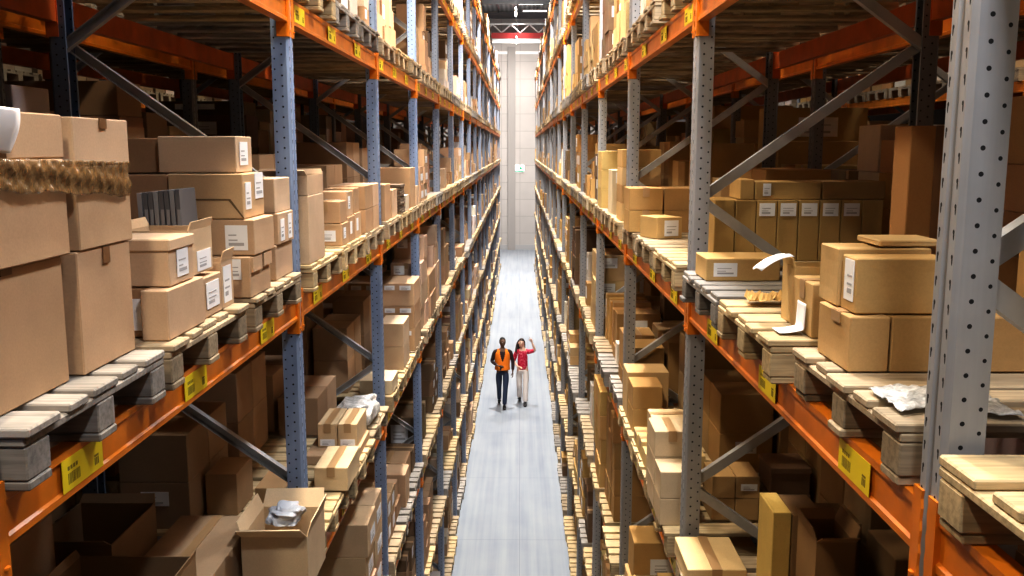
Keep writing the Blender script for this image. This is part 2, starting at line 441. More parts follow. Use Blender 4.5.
# ---- measured loads near the camera, left rack, eye-level shelf
z0 = deck_z(0) + .002
bl = CB_L
pal('L', 0, 1.92, WG, label='weathered grey pallet with thick splintered boards at lower left')
pal('L', 0, 2.77, WM, label='tan pallet under the small labelled cartons, second on near left shelf')
pal('L', 0, 3.68, WM, label='tan pallet beside first blue upright, under the staggered carton stack')
bx('L', 0, 1.94, 2.33, -1.168, -1.72, z0, 6.355, (.47, .315, .19), [('stub', 'a', .27, .12, .05)], 'large plain tan carton at far left edge, bottom of wrapped stack')
bx('L', 0, 1.94, 2.345, -1.150, -1.70, 6.357, 6.598, (.50, .335, .205), [], 'tan carton at far left edge under the brown crinkled film')
bx('L', 0, 1.94, 2.36, -1.156, -1.70, 6.600, 6.708, (.55, .385, .25), [('stub', 'a', .20, .15, 1.0)], 'tan carton with vertical brown tape beside the white sheet, top left')
bx('L', 0, 2.385, 2.715, -1.155, -1.70, z0, 6.355, (.50, .34, .215), [('stub', 'a', .45, .12, .14)], 'large tan carton on splintered grey boards, lower of second stack')
bx('L', 0, 2.40, 2.73, -1.15, -1.70, 6.357, 6.577, (.50, .34, .21), [], 'tan carton half covered by film, middle of second stack')
bx('L', 0, 2.40, 2.74, -1.15, -1.70, 6.579, 6.705, (.56, .40, .27), [('stub', 'a', .45, .12, .22)], 'pale tan carton with brown tape stub, top of second stack')
# pallet 2
bx('L', 0, 2.83, 3.165, -1.096, -1.182, z0, 6.186, (.52, .37, .25), [], 'long narrow tan carton at front of pallet, beneath the lidded box')
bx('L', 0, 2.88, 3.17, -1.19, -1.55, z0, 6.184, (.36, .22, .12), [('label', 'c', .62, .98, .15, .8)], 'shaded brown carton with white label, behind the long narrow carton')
bx('L', 0, 3.175, 3.40, -1.112, -1.215, z0, 6.172, (.50, .35, .23), [('label', 'a', .25, .85, .2, .85)], 'low tan carton with small white label, middle of second pallet')
bx('L', 0, 3.42, 3.56, -1.118, -1.215, z0, 6.20, (.54, .39, .26), [('flap', 'a', .035), ('label', 'a', .15, .8, .1, .9)], 'open tan carton with raised flap at the end of second pallet', kind='open_carton')
bx('L', 0, 2.90, 3.12, -1.112, -1.36, 6.188, 6.336, (.56, .41, .28), [('lid', .035), ('label', 'a', .30, .75, .15, .75)], 'lidded pale carton with hanging white paper, above long narrow carton')
bx('L', 0, 3.135, 3.37, -1.13, -1.36, 6.188, 6.345, (.58, .43, .28), [('flap', 'a', .02), ('label', 'a', .3, .9, .05, .5)], 'open carton with yellowed flap and papers beside the lidded carton', kind='open_carton')
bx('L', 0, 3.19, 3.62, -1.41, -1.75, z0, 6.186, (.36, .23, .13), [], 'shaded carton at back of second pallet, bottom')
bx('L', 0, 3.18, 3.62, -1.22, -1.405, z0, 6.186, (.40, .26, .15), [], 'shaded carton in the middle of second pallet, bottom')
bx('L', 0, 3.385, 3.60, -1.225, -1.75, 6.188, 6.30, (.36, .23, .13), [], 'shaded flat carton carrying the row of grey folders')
# pallet 3
bx('L', 0, 3.67, 3.97, -1.082, -1.262, z0, 6.193, (.52, .36, .23), [('label', 'c', .55, .8, .45, .95), ('flapedge', 'a')], 'tan carton with half-open torn end, bottom front of staggered stack')
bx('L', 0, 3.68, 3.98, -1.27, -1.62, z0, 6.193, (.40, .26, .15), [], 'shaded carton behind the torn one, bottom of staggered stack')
bx('L', 0, 3.70, 4.0, -1.068, -1.248, 6.196, 6.340, (.51, .355, .23), [('label', 'c', .35, .85, .15, .85)], 'carton with big square white label, second tier of staggered stack')
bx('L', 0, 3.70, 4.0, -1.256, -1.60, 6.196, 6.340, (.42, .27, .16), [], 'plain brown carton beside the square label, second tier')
bx('L', 0, 3.70, 4.0, -1.106, -1.405, 6.343, 6.523, (.52, .36, .21), [('label', 'a', .1, .35, .2, .8), ('label', 'a', .55, .95, .4, 1.0), ('foldline', 'c')], 'wide brown carton with two side labels, third tier of staggered stack')
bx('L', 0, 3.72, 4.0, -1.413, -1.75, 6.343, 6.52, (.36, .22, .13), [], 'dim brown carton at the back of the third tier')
bx('L', 0, 3.75, 3.97, -1.142, -1.457, 6.526, 6.672, (.55, .41, .285), [('label', 'a', .2, .7, .2, .85)], 'long pale carton with slim end label, topmost of staggered stack')
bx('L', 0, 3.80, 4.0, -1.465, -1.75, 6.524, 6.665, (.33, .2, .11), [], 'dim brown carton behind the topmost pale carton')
bx('L', 0, 4.18, 4.49, -1.112, -1.45, z0, 6.185, (.54, .39, .27), [], 'plain pale carton beside blue upright, bottom of three')
bx('L', 0, 4.20, 4.48, -1.10, -1.42, 6.187, 6.330, (.53, .38, .26), [('label', 'a', .12, .36, .1, .8), ('label', 'a', .62, .86, .1, .9)], 'carton with two slim labels beside blue upright, middle of three')
bx('L', 0, 4.20, 4.48, -1.112, -1.40, 6.332, 6.488, (.56, .42, .30), [], 'pale carton beside blue upright, top of three')
# second bay, left
pal('L', 0, 4.75, WY, label='pale pallet just past first blue upright, left eye-level shelf')
pal('L', 0, 5.61, WY); pal('L', 0, 6.47, WM)
bx('L', 0, 4.76, 5.13, -1.088, -1.50, z0, 6.382, (.55, .41, .29), [('label', 'c', .0, .35, .78, .98)], 'tall pale carton just past first blue upright')
bx('L', 0, 4.76, 5.13, -1.09, -1.45, 6.384, 6.485, (.52, .38, .26), [('flap', 'b', .03)], 'small carton sitting on the tall pale carton', kind='open_carton')
for i, (a, b_, hh) in enumerate(((5.68, 5.90, .135), (5.91, 6.12, .16), (6.14, 6.36, .165))):
    for t in range(2):
        bx('L', 0, a, b_, -1.095-.01*t, -1.30, z0+t*(hh+.002), z0+t*(hh+.002)+hh, bl[(i+t) % 7], [('label', 'c', .3, .8, .2, .7), ('label', 'a', .2, .5, .3, .8)] if t == 0 or i == 1 else [('tape',)])
for i, (a, b_) in enumerate(((6.52, 6.85), (6.87, 7.15))):
    for t in range(2): bx('L', 0, a, b_, -1.09, -1.35, z0+t*.168, z0+t*.168+.166, bl[(i+2*t+1) % 7], [('label', 'c', .25, .75, .3, .75)], rear=False)
bx('L', 0, 6.2, 6.42, -1.36, -1.54, z0, z0+.44, (.33, .27, .23), rear=True)
# ---- right rack, eye-level shelf
pal('R', 0, .97, WY, .028, label='fresh yellow pallet at lower right corner in front of nearest upright')
pal('R', 0, 1.97, WM, .02, label='pallet with loose boards right behind the nearest grey upright')
pal('R', 0, 2.87, WY, .064, label='bright yellow pallet with crumpled paper, second on near right shelf')
pal('R', 0, 3.75, (.30, .28, .26), .054, label='dark grey pallet under flat carton beside grey upright')
bx('R', 0, 2.44, 2.70, .884, .992, z0, 6.178, (.50, .325, .15), [('clip', 'a')], 'tan carton with taped notch, bottom of stack behind nearest upright')
bx('R', 0, 2.44, 2.72, .997, 1.215, z0, 6.178, (.47, .30, .13), [], 'wide brown carton beside the notched one, bottom of right stack')
bx('R', 0, 2.44, 2.72, 1.22, 1.46, z0, 6.178, (.40, .25, .11), [], 'brown carton seen right of the nearest upright, bottom row')
bx('R', 0, 2.476, 2.59, .907, 1.16, 6.180, 6.331, (.50, .33, .145), [('label', 'a', .15, .75, .2, .95)], 'brown carton with white label, top of stack behind nearest upright')
bx('R', 0, 2.60, 2.76, .900, 1.16, 6.180, 6.345, (.53, .36, .17), [], 'tan carton behind the white labelled top carton, nearest right stack')
bx('R', 0, 2.62, 2.80, 1.02, 1.20, 6.348, 6.366, (.58, .42, .22), [], 'flat folded carton lying on top of the nearest right stack')
bx('R', 0, 2.89, 3.11, .925, 1.17, z0, 6.200, (.53, .36, .17), [('tape',)], 'tan carton with curled paper on bright yellow pallet', )
bx('R', 0, 3.125, 3.27, .935, 1.20, z0, 6.225, (.56, .39, .18), [('flap', 'a', .02)], 'open tan carton with white paper flap on bright yellow pallet', kind='open_carton')
bx('R', 0, 4.17, 4.43, .846, 1.18, z0, 6.130, (.56, .38, .17), [('label', 'c', .1, .42, .2, .8)], 'flat carton with white label on dark grey pallet')
bx('R', 0, 3.2, 3.5, 1.30, 1.60, z0, 6.25, (.32, .17, .07), [], 'reddish brown carton at back of near right shelf', rear=True)
bx('R', 0, 3.2, 3.5, 1.61, 1.88, z0, 6.25, (.30, .16, .065), [], 'dark reddish carton at back right of near shelf', rear=True)
bx('R', 0, 3.2, 3.34, 1.33, 1.52, 6.252, 6.70, (.34, .18, .07), [('vtape', 'c')], 'tall upright brown carton beside the rear post, right shelf', rear=True)
pal('R', 0, 4.80, WY, .05, label='yellow pallet just past second grey upright, right eye-level shelf')
pal('R', 0, 5.66, WM, .05); pal('R', 0, 6.52, WM, .05)
for i in range(8):
    x = 1.035 + i*.112
    bx('R', 0, 4.93, 5.25, x, x+.108, z0, 6.352, (.40, .265, .10), [('label', 'c', .12, .88, .74, .95)] if 1 < i < 7 else [], 'tall file carton with white top label, %s of the row behind the brace' % ['', '', 'first', 'second', 'third', 'fourth', 'fifth'][i] if 1 < i < 7 else 'plain tall file carton at the %s end of the labelled row' % ['left', 'inner left', '', '', '', '', '', 'right'][i], rear=True)
bx('R', 0, 4.95, 5.2, 1.17, 1.245, 6.354, 6.46, (.45, .3, .12), [], 'small carton at left on top of the file carton row', rear=True)
bx('R', 0, 4.95, 5.2, 1.25, 1.60, 6.354, 6.448, (.42, .28, .11), [('label', 'c', .12, .24, .2, .9)], 'long low carton on top of the file carton row', rear=True)
bx('R', 0, 4.95, 5.2, 1.61, 1.94, 6.354, 6.45, (.34, .22, .09), [], 'dim long carton at right on the file carton row', rear=True)
bx('R', 0, 6.15, 6.39, .86, 1.05, z0, 6.17, (.53, .36, .16), [('label', 'c', .3, .85, .12, .85)], 'small carton with big white square label on yellow shelf pallet', rot=.35)
for t in range(2):
    bx('R', 0, 6.62, 6.95, .78, 1.02, z0+t*.158, z0+t*.158+.156, CB_R[t], [('tape',)], '%s tan carton of the pair behind the square labelled carton' % ('lower', 'upper')[t])
    bx('R', 0, 6.62, 6.95, 1.03, 1.27, z0+t*.158, z0+t*.158+.156, CB_R[3], [], '%s brown carton beside the pair behind the square labelled carton' % ('lower', 'upper')[t])
pal('R', 0, 7.56, WY, .05); pal('R', 0, 8.42, WM, .05); pal('R', 0, 9.28, WM, .05)
for t in range(4):
    bx('R', 0, 7.62, 8.02, .835, 1.15, z0+t*.147, z0+t*.147+.145, CB_R[(t+2) % 5], [], '%s carton of the slim tower past the third grey upright' % ('bottom', 'second lowest', 'second highest', 'top')[t], tier=t)
bx('R', 0, 8.5, 8.85, .84, 1.2, z0, z0+.40, (.62, .52, .36), [('label', 'c', .1, .9, .7, .95)])
for t in range(3): bx('R', 0, 9.35, 9.8, .82, 1.3, z0+t*.19, z0+t*.19+.188, (.58, .42, .17), [('label', 'c', .5, .9, .3, .8)], tier=t)
# ---- left rack, first shelf below eye level
zl = deck_z(-1) + .002
pal('L', -1, 1.92, WM); pal('L', -1, 2.8, WM); pal('L', -1, 3.68, WM, .09)
bx('L', -1, 4.08, 4.46, -.99, -1.30, zl, 4.83, (.62, .48, .32), [('flap', 'a', .06), ('flap', 'b', .12)], 'crumpled open carton with grey plastic at bottom left by blue upright', kind='open_carton')
bx('L', -1, 3.72, 4.46, -1.34, -1.72, zl, 4.78, (.42, .29, .18), [('tape',)], 'low wide carton behind the crumpled carton, lower left')
bx('L', -1, 3.3, 3.66, -1.36, -1.85, zl, 4.93, (.30, .19, .10), [('flap', 'a', .02)], 'deep open carton in shadow at bottom left', kind='open_carton')
bx('L', -1, 3.72, 4.2, -1.74, -2.1, zl, 4.95, (.28, .18, .10), [('flap', 'b', .05)], 'dim open carton behind the low wide carton', kind='open_carton')
bx('L', -1, 2.9, 3.28, -1.3, -1.9, zl, 4.86, (.28, .18, .10), [], 'dark plain carton at the bottom left edge')
pal('L', -1, 4.76, WY); pal('L', -1, 5.62, WY, .08); pal('L', -1, 6.48, WM)
bx('L', -1, 5.0, 5.3, -1.60, -1.78, zl, 4.80, (.40, .25, .13), [], 'shaded brown carton behind the diagonal brace, lower left shelf', rear=True)
bx('L', -1, 5.0, 5.35, -1.32, -1.50, zl, 4.72, (.42, .27, .14), [], 'low brown carton behind blue upright, lower left shelf', rear=True)
bx('L', -1, 5.38, 5.80, -1.045, -1.25, zl, 4.705, (.62, .48, .30), [('tape',)], 'sunlit low carton on the yellow pallet right of blue upright')
bx('L', -1, 5.85, 6.42, -1.08, -1.42, zl, 4.618, (.50, .35, .22), [], 'flat tan carton under the two cartons with end labels')
for i in range(2):
    bx('L', -1, 6.03, 6.42, -1.10-.137*i, -1.23-.137*i, 4.62, 4.78, (.60, .45, .28), [('label', 'c', .12, .88, .06, .34), ('tape',)], '%s of two pale cartons with end labels right of blue upright' % ('right-hand', 'left-hand')[i])
pal('L', -1, 7.56, WY); pal('L', -1, 8.42, WY, .06); pal('L', -1, 9.28, WM)
for t in range(2): bx('L', -1, 8.5, 8.95, -1.09, -1.32, zl+t*.222, zl+t*.222+.22, (.56, .42, .29), [], '%s carton of the pair past the second blue upright, lower shelf' % ('lower', 'upper')[t], tier=t)
for j in range(3):
    for t in range(3): bx('L', -1, 9.32, 9.9, -1.08-.34*j, -1.41-.34*j, zl+t*.235, zl+t*.235+.233, bl[(j+t) % 7], [('label', 'c', .08, .4, .7, .9), ('label', 'c', .55, .9, .7, .9)], rear=j > 0, tier=t)
bx('L', -1, 7.62, 8.0, -1.08, -1.36, zl, zl+.12, (.62, .5, .34), [('tape',)])
# ---- right rack, first shelf below eye level
pal('R', -1, 1.95, WM); pal('R', -1, 2.8, WM); pal('R', -1, 3.7, WM)
bx('R', -1, 4.15, 4.53, .80, 1.08, zl, 4.645, (.66, .50, .28), [('tape',)], 'flat sunlit carton at bottom edge below second grey upright')
bx('R', -1, 3.86, 4.1, 1.11, 1.19, zl, 5.05, (.60, .43, .14), [], 'tall slim yellow carton at bottom right')
bx('R', -1, 3.86, 4.1, 1.195, 1.33, zl, 5.04, (.30, .18, .08), [('label', 'c', .2, .8, .78, .92)], 'dark tall carton right of the slim yellow one', rear=True)
bx('R', -1, 3.86, 4.1, 1.34, 1.50, zl, 5.0, (.26, .16, .07), [('label', 'c', .2, .8, .78, .92)], 'dark tall carton second right of the slim yellow one', rear=True)
bx('R', -1, 3.55, 3.8, 1.2, 1.36, zl, 5.05, (.30, .18, .08), [('flap', 'a', .05), ('flap', 'b', .05)], 'open dark carton with torn flaps at bottom right', kind='open_carton', rear=True)
bx('R', -1, 3.5, 3.8, 1.5, 1.8, zl, 5.0, (.24, .14, .06), [], 'dark carton deep in lower right shelf', rear=True)
pal('R', -1, 4.78, WY); pal('R', -1, 5.64, WY); pal('R', -1, 6.5, WY)
for t in range(2):
    bx('R', -1, 4.88, 5.10, .775, .93, zl+t*.155, zl+t*.155+.153, (.54, .42, .28), [], '%s pale carton, front of stepped pile left of second grey upright' % ('lower', 'upper')[t], tier=t)
    for i in range(2):
        bx('R', -1, 4.95, 5.2, 1.075+i*.135, 1.205+i*.135, zl+t*.13, zl+t*.13+.128, (.42, .27, .12), [('label', 'c', .2, .9, .35, .65)] if t and i else [], '%s %s brown carton of the four behind the lower right brace' % (('lower', 'upper')[t], ('left', 'right')[i]), rear=True, tier=t)
    bx('R', -1, 4.95, 5.2, 1.40, 1.62, zl+t*.156, zl+t*.156+.148, (.22, .13, .07), [('lid', .03)], '%s dark lidded carton right of the four brown cartons' % ('lower', 'upper')[t], rear=True, tier=t)
for t in range(3):
    bx('R', -1, 5.12, 5.40, .775, .98, zl+t*.155, zl+t*.155+.153, (.54, .42, .28), [('tape',)] if t == 2 else [], '%s pale carton in middle of stepped pile left of second grey upright' % ('bottom', 'central', 'topmost')[t], tier=t)
    bx('R', -1, 5.42, 5.62, .80, 1.02, zl+t*.152, zl+t*.152+.15, (.58, .45, .28), [('tape',)] if t == 2 else [], '%s carton at the far end of the stepped pile' % ('bottom', 'middle', 'top')[t], tier=t)
for y, h1 in ((5.75, .10), (5.98, .12), (6.22, .09)): bx('R', -1, y, y+.2, .82, 1.2, zl, zl+h1, (.60, .45, .22), [('tape',)])
for t in range(2): bx('R', -1, 6.6, 6.9, .83, 1.05, zl+t*.17, zl+t*.17+.168, CB_R[t], [], tier=t)
bx('R', -1, 6.95, 7.25, .83, 1.15, zl, zl+.36, CB_R[4], [])
pal('L', 0, 7.56, WM, .05); pal('L', 0, 8.42, WY, .05); pal('L', 0, 9.28, WM, .05)
for i in range(10):
    bx('L', 0, 8.47, 8.80, -1.09-.004*(i % 3), -1.30, z0+i*.027, z0+i*.027+.022, (.20, .15, .11), [], '%s of ten dark flattened cartons stacked by second blue upright' % (('lowest', 'second from bottom', 'third from bottom', 'fourth from bottom', 'fifth from bottom', 'fifth from top', 'fourth from top', 'third from top', 'second from top', 'topmost')[i]), kind='flat_carton')
bx('L', 0, 7.62, 7.95, -1.11, -1.5, z0, z0+.30, bl[1], [('label', 'c', .2, .7, .3, .7)]); bx('L', 0, 7.98, 8.3, -1.10, -1.5, z0, z0+.24, bl[4], [('tape',)])
bx('L', 0, 9.32, 9.75, -1.10, -1.45, z0, z0+.40, (.46, .31, .19), []); bx('L', 0, 9.78, 10.0, -1.09, -1.3, z0, z0+.20, bl[4], [('tape',)])
bx('L', 0, 8.84, 9.1, -1.09, -1.25, z0, z0+.15, PALE[0], [])
for (sd, n_, xs, ys, hs) in (
    ('L', 0, (-1.78, -2.18), (2.0, 2.85, 3.75), (.7, .5, .75)), ('L', 0, (-1.58, -2.15), (5.65, 7.6, 8.5, 9.35), (.62, .5, .75, .6)),
    ('R', 0, (1.5, 1.9), (2.1, 5.7, 6.6, 7.6, 8.5, 9.4), (.35, .5, .42, .7, .55, .8)), ('R', 0, (1.2, 1.45), (5.32,), (.25,)),
    ('L', -1, (-1.80, -2.18), (4.8, 5.7, 6.55, 7.65, 8.5), (.55, .7, .5, .8, .6)), ('L', -1, (-1.46, -1.75), (5.45+1.02, 7.65, 8.5), (.35, .6, .75)), ('L', -1, (-1.908, -2.2), (2.0, 2.9), (.7, .6)), ('L', -1, (-1.1, -1.7), (2.0,), (.3,)),
    ('R', -1, (1.66, 1.92), (4.85, 5.7, 6.6), (.7, .75, .6)), ('R', -1, (1.28, 1.62), (5.72, 6.6), (.55, .7)), ('R', -1, (1.55, 1.9), (3.9,), (.75,)), ('R', -1, (1.1, 1.8), (2.0, 2.78), (.3, .4))):
    for y_, h_ in zip(ys, hs):
        for q in range(2):
            k_ = .62 + .3*((y_*7.3+q*.37) % 1)  # rear cartons darkened in colour to stand in for shelf shade
            hh = h_*(.8+.2*((y_*3.1+q) % 1)); nt_ = 2 if hh > .45 else 1
            for t in range(nt_):
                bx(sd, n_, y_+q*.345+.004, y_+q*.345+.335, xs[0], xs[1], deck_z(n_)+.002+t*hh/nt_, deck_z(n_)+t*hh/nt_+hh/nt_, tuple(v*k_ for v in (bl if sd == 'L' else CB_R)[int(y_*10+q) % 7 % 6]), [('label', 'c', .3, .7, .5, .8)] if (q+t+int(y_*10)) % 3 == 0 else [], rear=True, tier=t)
# hand-filled places: (side, level, bay)
DONE = {('L', 0, 0), ('L', 0, 1), ('L', 0, 2), ('R', 0, 0), ('R', 0, 1), ('R', 0, 2), ('L', -1, 0), ('L', -1, 1), ('R', -1, 0), ('R', -1, 1), ('L', -1, 2)}
PALDONE = DONE

# ---- everything else, by rule
def fill_pallet(side, n, y, row, bay, zmax):
    xf = FX[side] if row == 1 else ({'L': X2L, 'R': X2R}[side] if row == 2 else {'L': X3L, 'R': X3R}[side])
    s = SG[side]; zz = deck_z(n) + .002
    cols = CB_L if side == 'L' else CB_R
    def col():
        q = R.random()
        c = R.choice(cols) if q < .80 else R.choice(PALE) if q < (.93 if bay > 3 or row > 1 else .86) else R.choice(DARK)
        if row > 1 and side == 'L': c = tuple(v*.7 for v in c)  # left back rows darkened in colour for the shade there
        k = R.uniform(.88, 1.1); return tuple(v*k for v in c)
    if row > 1 and R.random() < .75:
        yy = y + .02
        for i in range(2):
            zc = zz; top = zz + R.uniform(.5, 1.12); w = .375; c = col()
            while zc < top - .08:
                hz = min(R.choice((.22, .3, .4, .55)), top - zc)
                bx(side, n, yy, yy+w, xf+s*R.uniform(.0, .03), xf+s*(.45 if row == 3 else .95), zc, zc+hz, tuple(v*R.uniform(.85, 1.05) for v in c), [('label', 'c', .3, .7, .4, .8)] if R.random() < .3 else [], row=row, bay=bay); zc += hz + .002
            yy += w + .01
        return
    kind = R.random()
    sb = R.uniform(-.02, .05) if kind < .8 else R.uniform(.03, .14)
    if row > 1: kind = R.uniform(.2, .7)
    if bay > 8 and kind > .85: kind = .3
    def feats(c=True):
        f = []
        if R.random() < .45: f.append(('label', R.choice('ac'), *R.choice([(.2, .7, .3, .8), (.1, .45, .5, .9), (.3, .85, .2, .6)])))
        if R.random() < .6: f.append(('tape',))
        return f
    if kind < .30:                       # regular block of equal cartons
        ny = R.choice((2, 2, 3)); nz = R.choice((2, 3, 3, 4)) ; hz = min(R.uniform(.14, .30), (zmax-.12)/nz); d = R.choice((.35, .5))
        c = col(); f = feats()
        for i in range(ny):
            w = .78/ny
            for t in range(nz - (1 if R.random() < .35 else 0)):
                j = R.uniform(-.012, .012)
                for rr in range(2):
                    x0 = xf + s*(sb + .0 + rr*(d+.01) + j*(rr == 0)); x1 = x0 + s*d
                    if rr and (bay > 5 or t): continue
                    bx(side, n, y+.01+i*w+.004, y+.01+(i+1)*w-.004, x0, x1, zz+t*(hz+.002), zz+t*(hz+.002)+hz, tuple(v*R.uniform(.94, 1.05) for v in c), f if not rr else [], row=row, bay=bay, rear=rr > 0, tier=t)
    elif kind < .80:                     # mixed stacks of unequal cartons
        yy = y + .01
        while yy < y + .62:
            w = min(R.uniform(.2, .42), y+.79-yy); nz = R.choice((1, 1, 2, 2, 3)); zc = zz; d = R.uniform(.25, .5); sb2 = sb + R.uniform(0, .06)
            for t in range(nz):
                hz = R.uniform(.10, .34)
                if zc + hz > zz + zmax - .08: break
                in_ = R.uniform(0, .03)*t
                bx(side, n, yy+.004+in_*.5, yy+w-.004-in_*.5, xf+s*(sb2+in_), xf+s*(sb2+d), zc, zc+hz, col(), feats(), row=row, bay=bay, tier=t); zc += hz+.002
            if bay < 6 and R.random() < .8:
                hz = R.uniform(.25, .7 if zmax > 1 else .4); bx(side, n, yy+.004, yy+w-.004, xf+s*(sb2+d+.03), xf+s*min(sb2+d+.45, 1.12), zz, zz+hz, tuple(v*.8 for v in col()), feats(), row=row, bay=bay, rear=True)  # rear carton tint lowered to carry the shade behind the front stack
            yy += w + R.choice((0, 0, .03))
        if bay >= 6 and R.random() < .5:
            bx(side, n, y+.05, y+.75, xf+s*.84, xf+s*1.12, zz, zz+R.uniform(.3, .9), tuple(v*.75 for v in col()), [], row=row, bay=bay, rear=True)  # shade at the back put into this carton's colour
    elif kind < .90:                     # low flat cartons, pallet mostly bare
        for i in range(R.choice((1, 2))):
            yy = y+.05+i*.36; bx(side, n, yy, yy+.32, xf+s*(sb+.05), xf+s*(sb+.5), zz, zz+R.uniform(.06, .14), col(), [('tape',)], row=row, bay=bay)
        if bay < 8: bx(side, n, y+.05, y+.72, xf+s*.76, xf+s*1.12, zz, zz+R.uniform(.3, .8), tuple(v*.8 for v in col()), [], row=row, bay=bay, rear=True)  # back carton tinted darker in place of shade
    else:                                # tall slim cartons standing in a row
        k = R.choice((4, 5)); w = .76/k; c = col()
        for i in range(k): bx(side, n, y+.02+i*w+.003, y+.02+(i+1)*w-.003, xf+s*(sb+R.uniform(0, .04)), xf+s*(sb+.42), zz, zz+R.uniform(.42, .52), tuple(v*R.uniform(.9, 1.08) for v in c), feats(), row=row, bay=bay)
for bay in range(NB):
    for side in 'LR':
        for n in LEVELS:
            for j in range(3):
                y = up_y(bay) + .09 + j*.875 + R.uniform(-.02, .02)
                if (side, n, bay) not in DONE and not (side == 'R' and n == 0 and bay == 2):
                    q = R.random(); base = WG if q < .25 else WY if q < .55 else WM
                    kk = R.uniform(.8, 1.12); pal(side, n, y, tuple(v*kk for v in base), over=R.uniform(.03, .075))
                    if R.random() < .95: fill_pallet(side, n, y, 1, bay, 1.15)
                else: R.random()
# back rows
for bay in range(0, 9):
    for side, row, lv in (('L', 3, (-1, 0, 1)), ('L', 2, (-1, 0, 1)), ('R', 2, (-1, 0, 1)), ('R', 3, (-1, 0, 1))):
        for n in lv:
            for j in range(3):
                y = up_y(bay) + .09 + j*.875
                pal(side, n, y, tuple(v*.8 for v in WM), row=row, over=.05)  # back-row pallets get the shade in their wood colour
                if R.random() < .93: fill_pallet(side, n, y, row, bay, 1.15)

for i, b in enumerate(BOX):
    b['id'] = i
    if b['bay'] is None: b['bay'] = max(0, int((b['y0']-Y0)//PITCH))
    OCC.box(b['x0'], b['x1'], b['y0'], b['y1'], b['z0'], b['z1'], i)
NBX = len(BOX)
for i, p in enumerate(PAL):
    p['hits'] = 0; p['bay'] = max(0, int((p['y']-Y0)//PITCH)) if p['y'] > Y0 else -1
    OCC.box(p['x']-.6, p['x']+.6, p['y']-p['w']/2, p['y']+p['w']/2, p['z'], p['z']+.144, NBX+i)

# ------------------------------------------------------------------ camera
F_PX, W_PX, H_PX = 925.0, 1024, 576
pitch = math.atan(140/math.hypot(F_PX, 8)); yaw = math.atan(8/(F_PX*math.cos(pitch)+140*math.sin(pitch)))
cd = bpy.data.cameras.new('camera'); cam = bpy.data.objects.new('camera', cd); C.objects.link(cam)
cd.sensor_width = 36; cd.lens = F_PX/W_PX*36; cd.clip_start = .05; cd.clip_end = 200
cam.location = (0, 0, H); cam.rotation_euler = (PI/2 - pitch, 0, yaw)
S.camera = cam
# which loads are big enough in view to be built one by one, and which belong to the uncounted distance
tree = BVHTree.FromPolygons([Vector(v) for v in OCC.v], OCC.f)
owner = OCC.m
mat = cam.rotation_euler.to_matrix(); org = Vector((0, 0, H))
for v in range(1, H_PX, 2):
    for u in range(1, W_PX, 2):
        d = mat @ Vector(((u-512)/F_PX, -(v-288)/F_PX, -1)); hit = tree.ray_cast(org, d)
        if hit[2] is not None:
            w = owner[hit[2]]
            if w >= NBX: PAL[w-NBX]['hits'] += 1
            elif w >= 0: BOX[w]['hits'] += 1
MAXN = 300
rank = sorted(BOX, key=lambda b: -(b['hits'] + (1e6 if b['label'] and b['hits'] else 0)))
for i, b in enumerate(rank): b['solo'] = i < MAXN and b['hits'] > 2
prank = sorted(PAL, key=lambda b: -b['hits'])
for i, p in enumerate(prank): p['solo'] = i < 300 and p['hits'] > 2

# ------------------------------------------------------------------ labels
ORD = ['first', 'second', 'third', 'fourth', 'fifth', 'sixth', 'seventh', 'eighth', 'ninth', 'tenth', 'eleventh', 'twelfth', 'thirteenth', 'fourteenth', 'fifteenth', 'sixteenth', 'seventeenth', 'eighteenth', 'nineteenth', 'twentieth']
LN = {0: 'eye-level shelf', 1: 'shelf above eye level', 2: 'second shelf above eye level', 3: 'top shelf', -1: 'shelf below eye level', -2: 'second shelf below eye level', -3: 'third shelf below eye level', -4: 'floor level'}
ROWN = {('L', 1): 'left', ('R', 1): 'right', ('L', 2): 'left back-rack', ('R', 2): 'right back-rack', ('R', 3): 'far-right', ('L', 3): 'far-left'}
def cname(c):
    m = sum(c)/3
    if m < .17: return 'dark'
    if max(c)-min(c) < .16 and m > .5: return 'pale'
    if c[2] < .15 and m > .3: return 'yellowish'
    return 'tan' if m > .29 else 'brown'
def shape(b):
    h = b['z1']-b['z0']; w = max(b['y1']-b['y0'], abs(b['x1']-b['x0']))
    return 'flat ' if h < .13 else 'tall ' if h > .36 else 'small ' if w < .27 else 'wide ' if w > .55 else ''
stacks = {}
for b in BOX:
    if b['solo']: stacks.setdefault((b['side'], b['row'], b['n'], b['bay'], b['rear']), []).append(b)
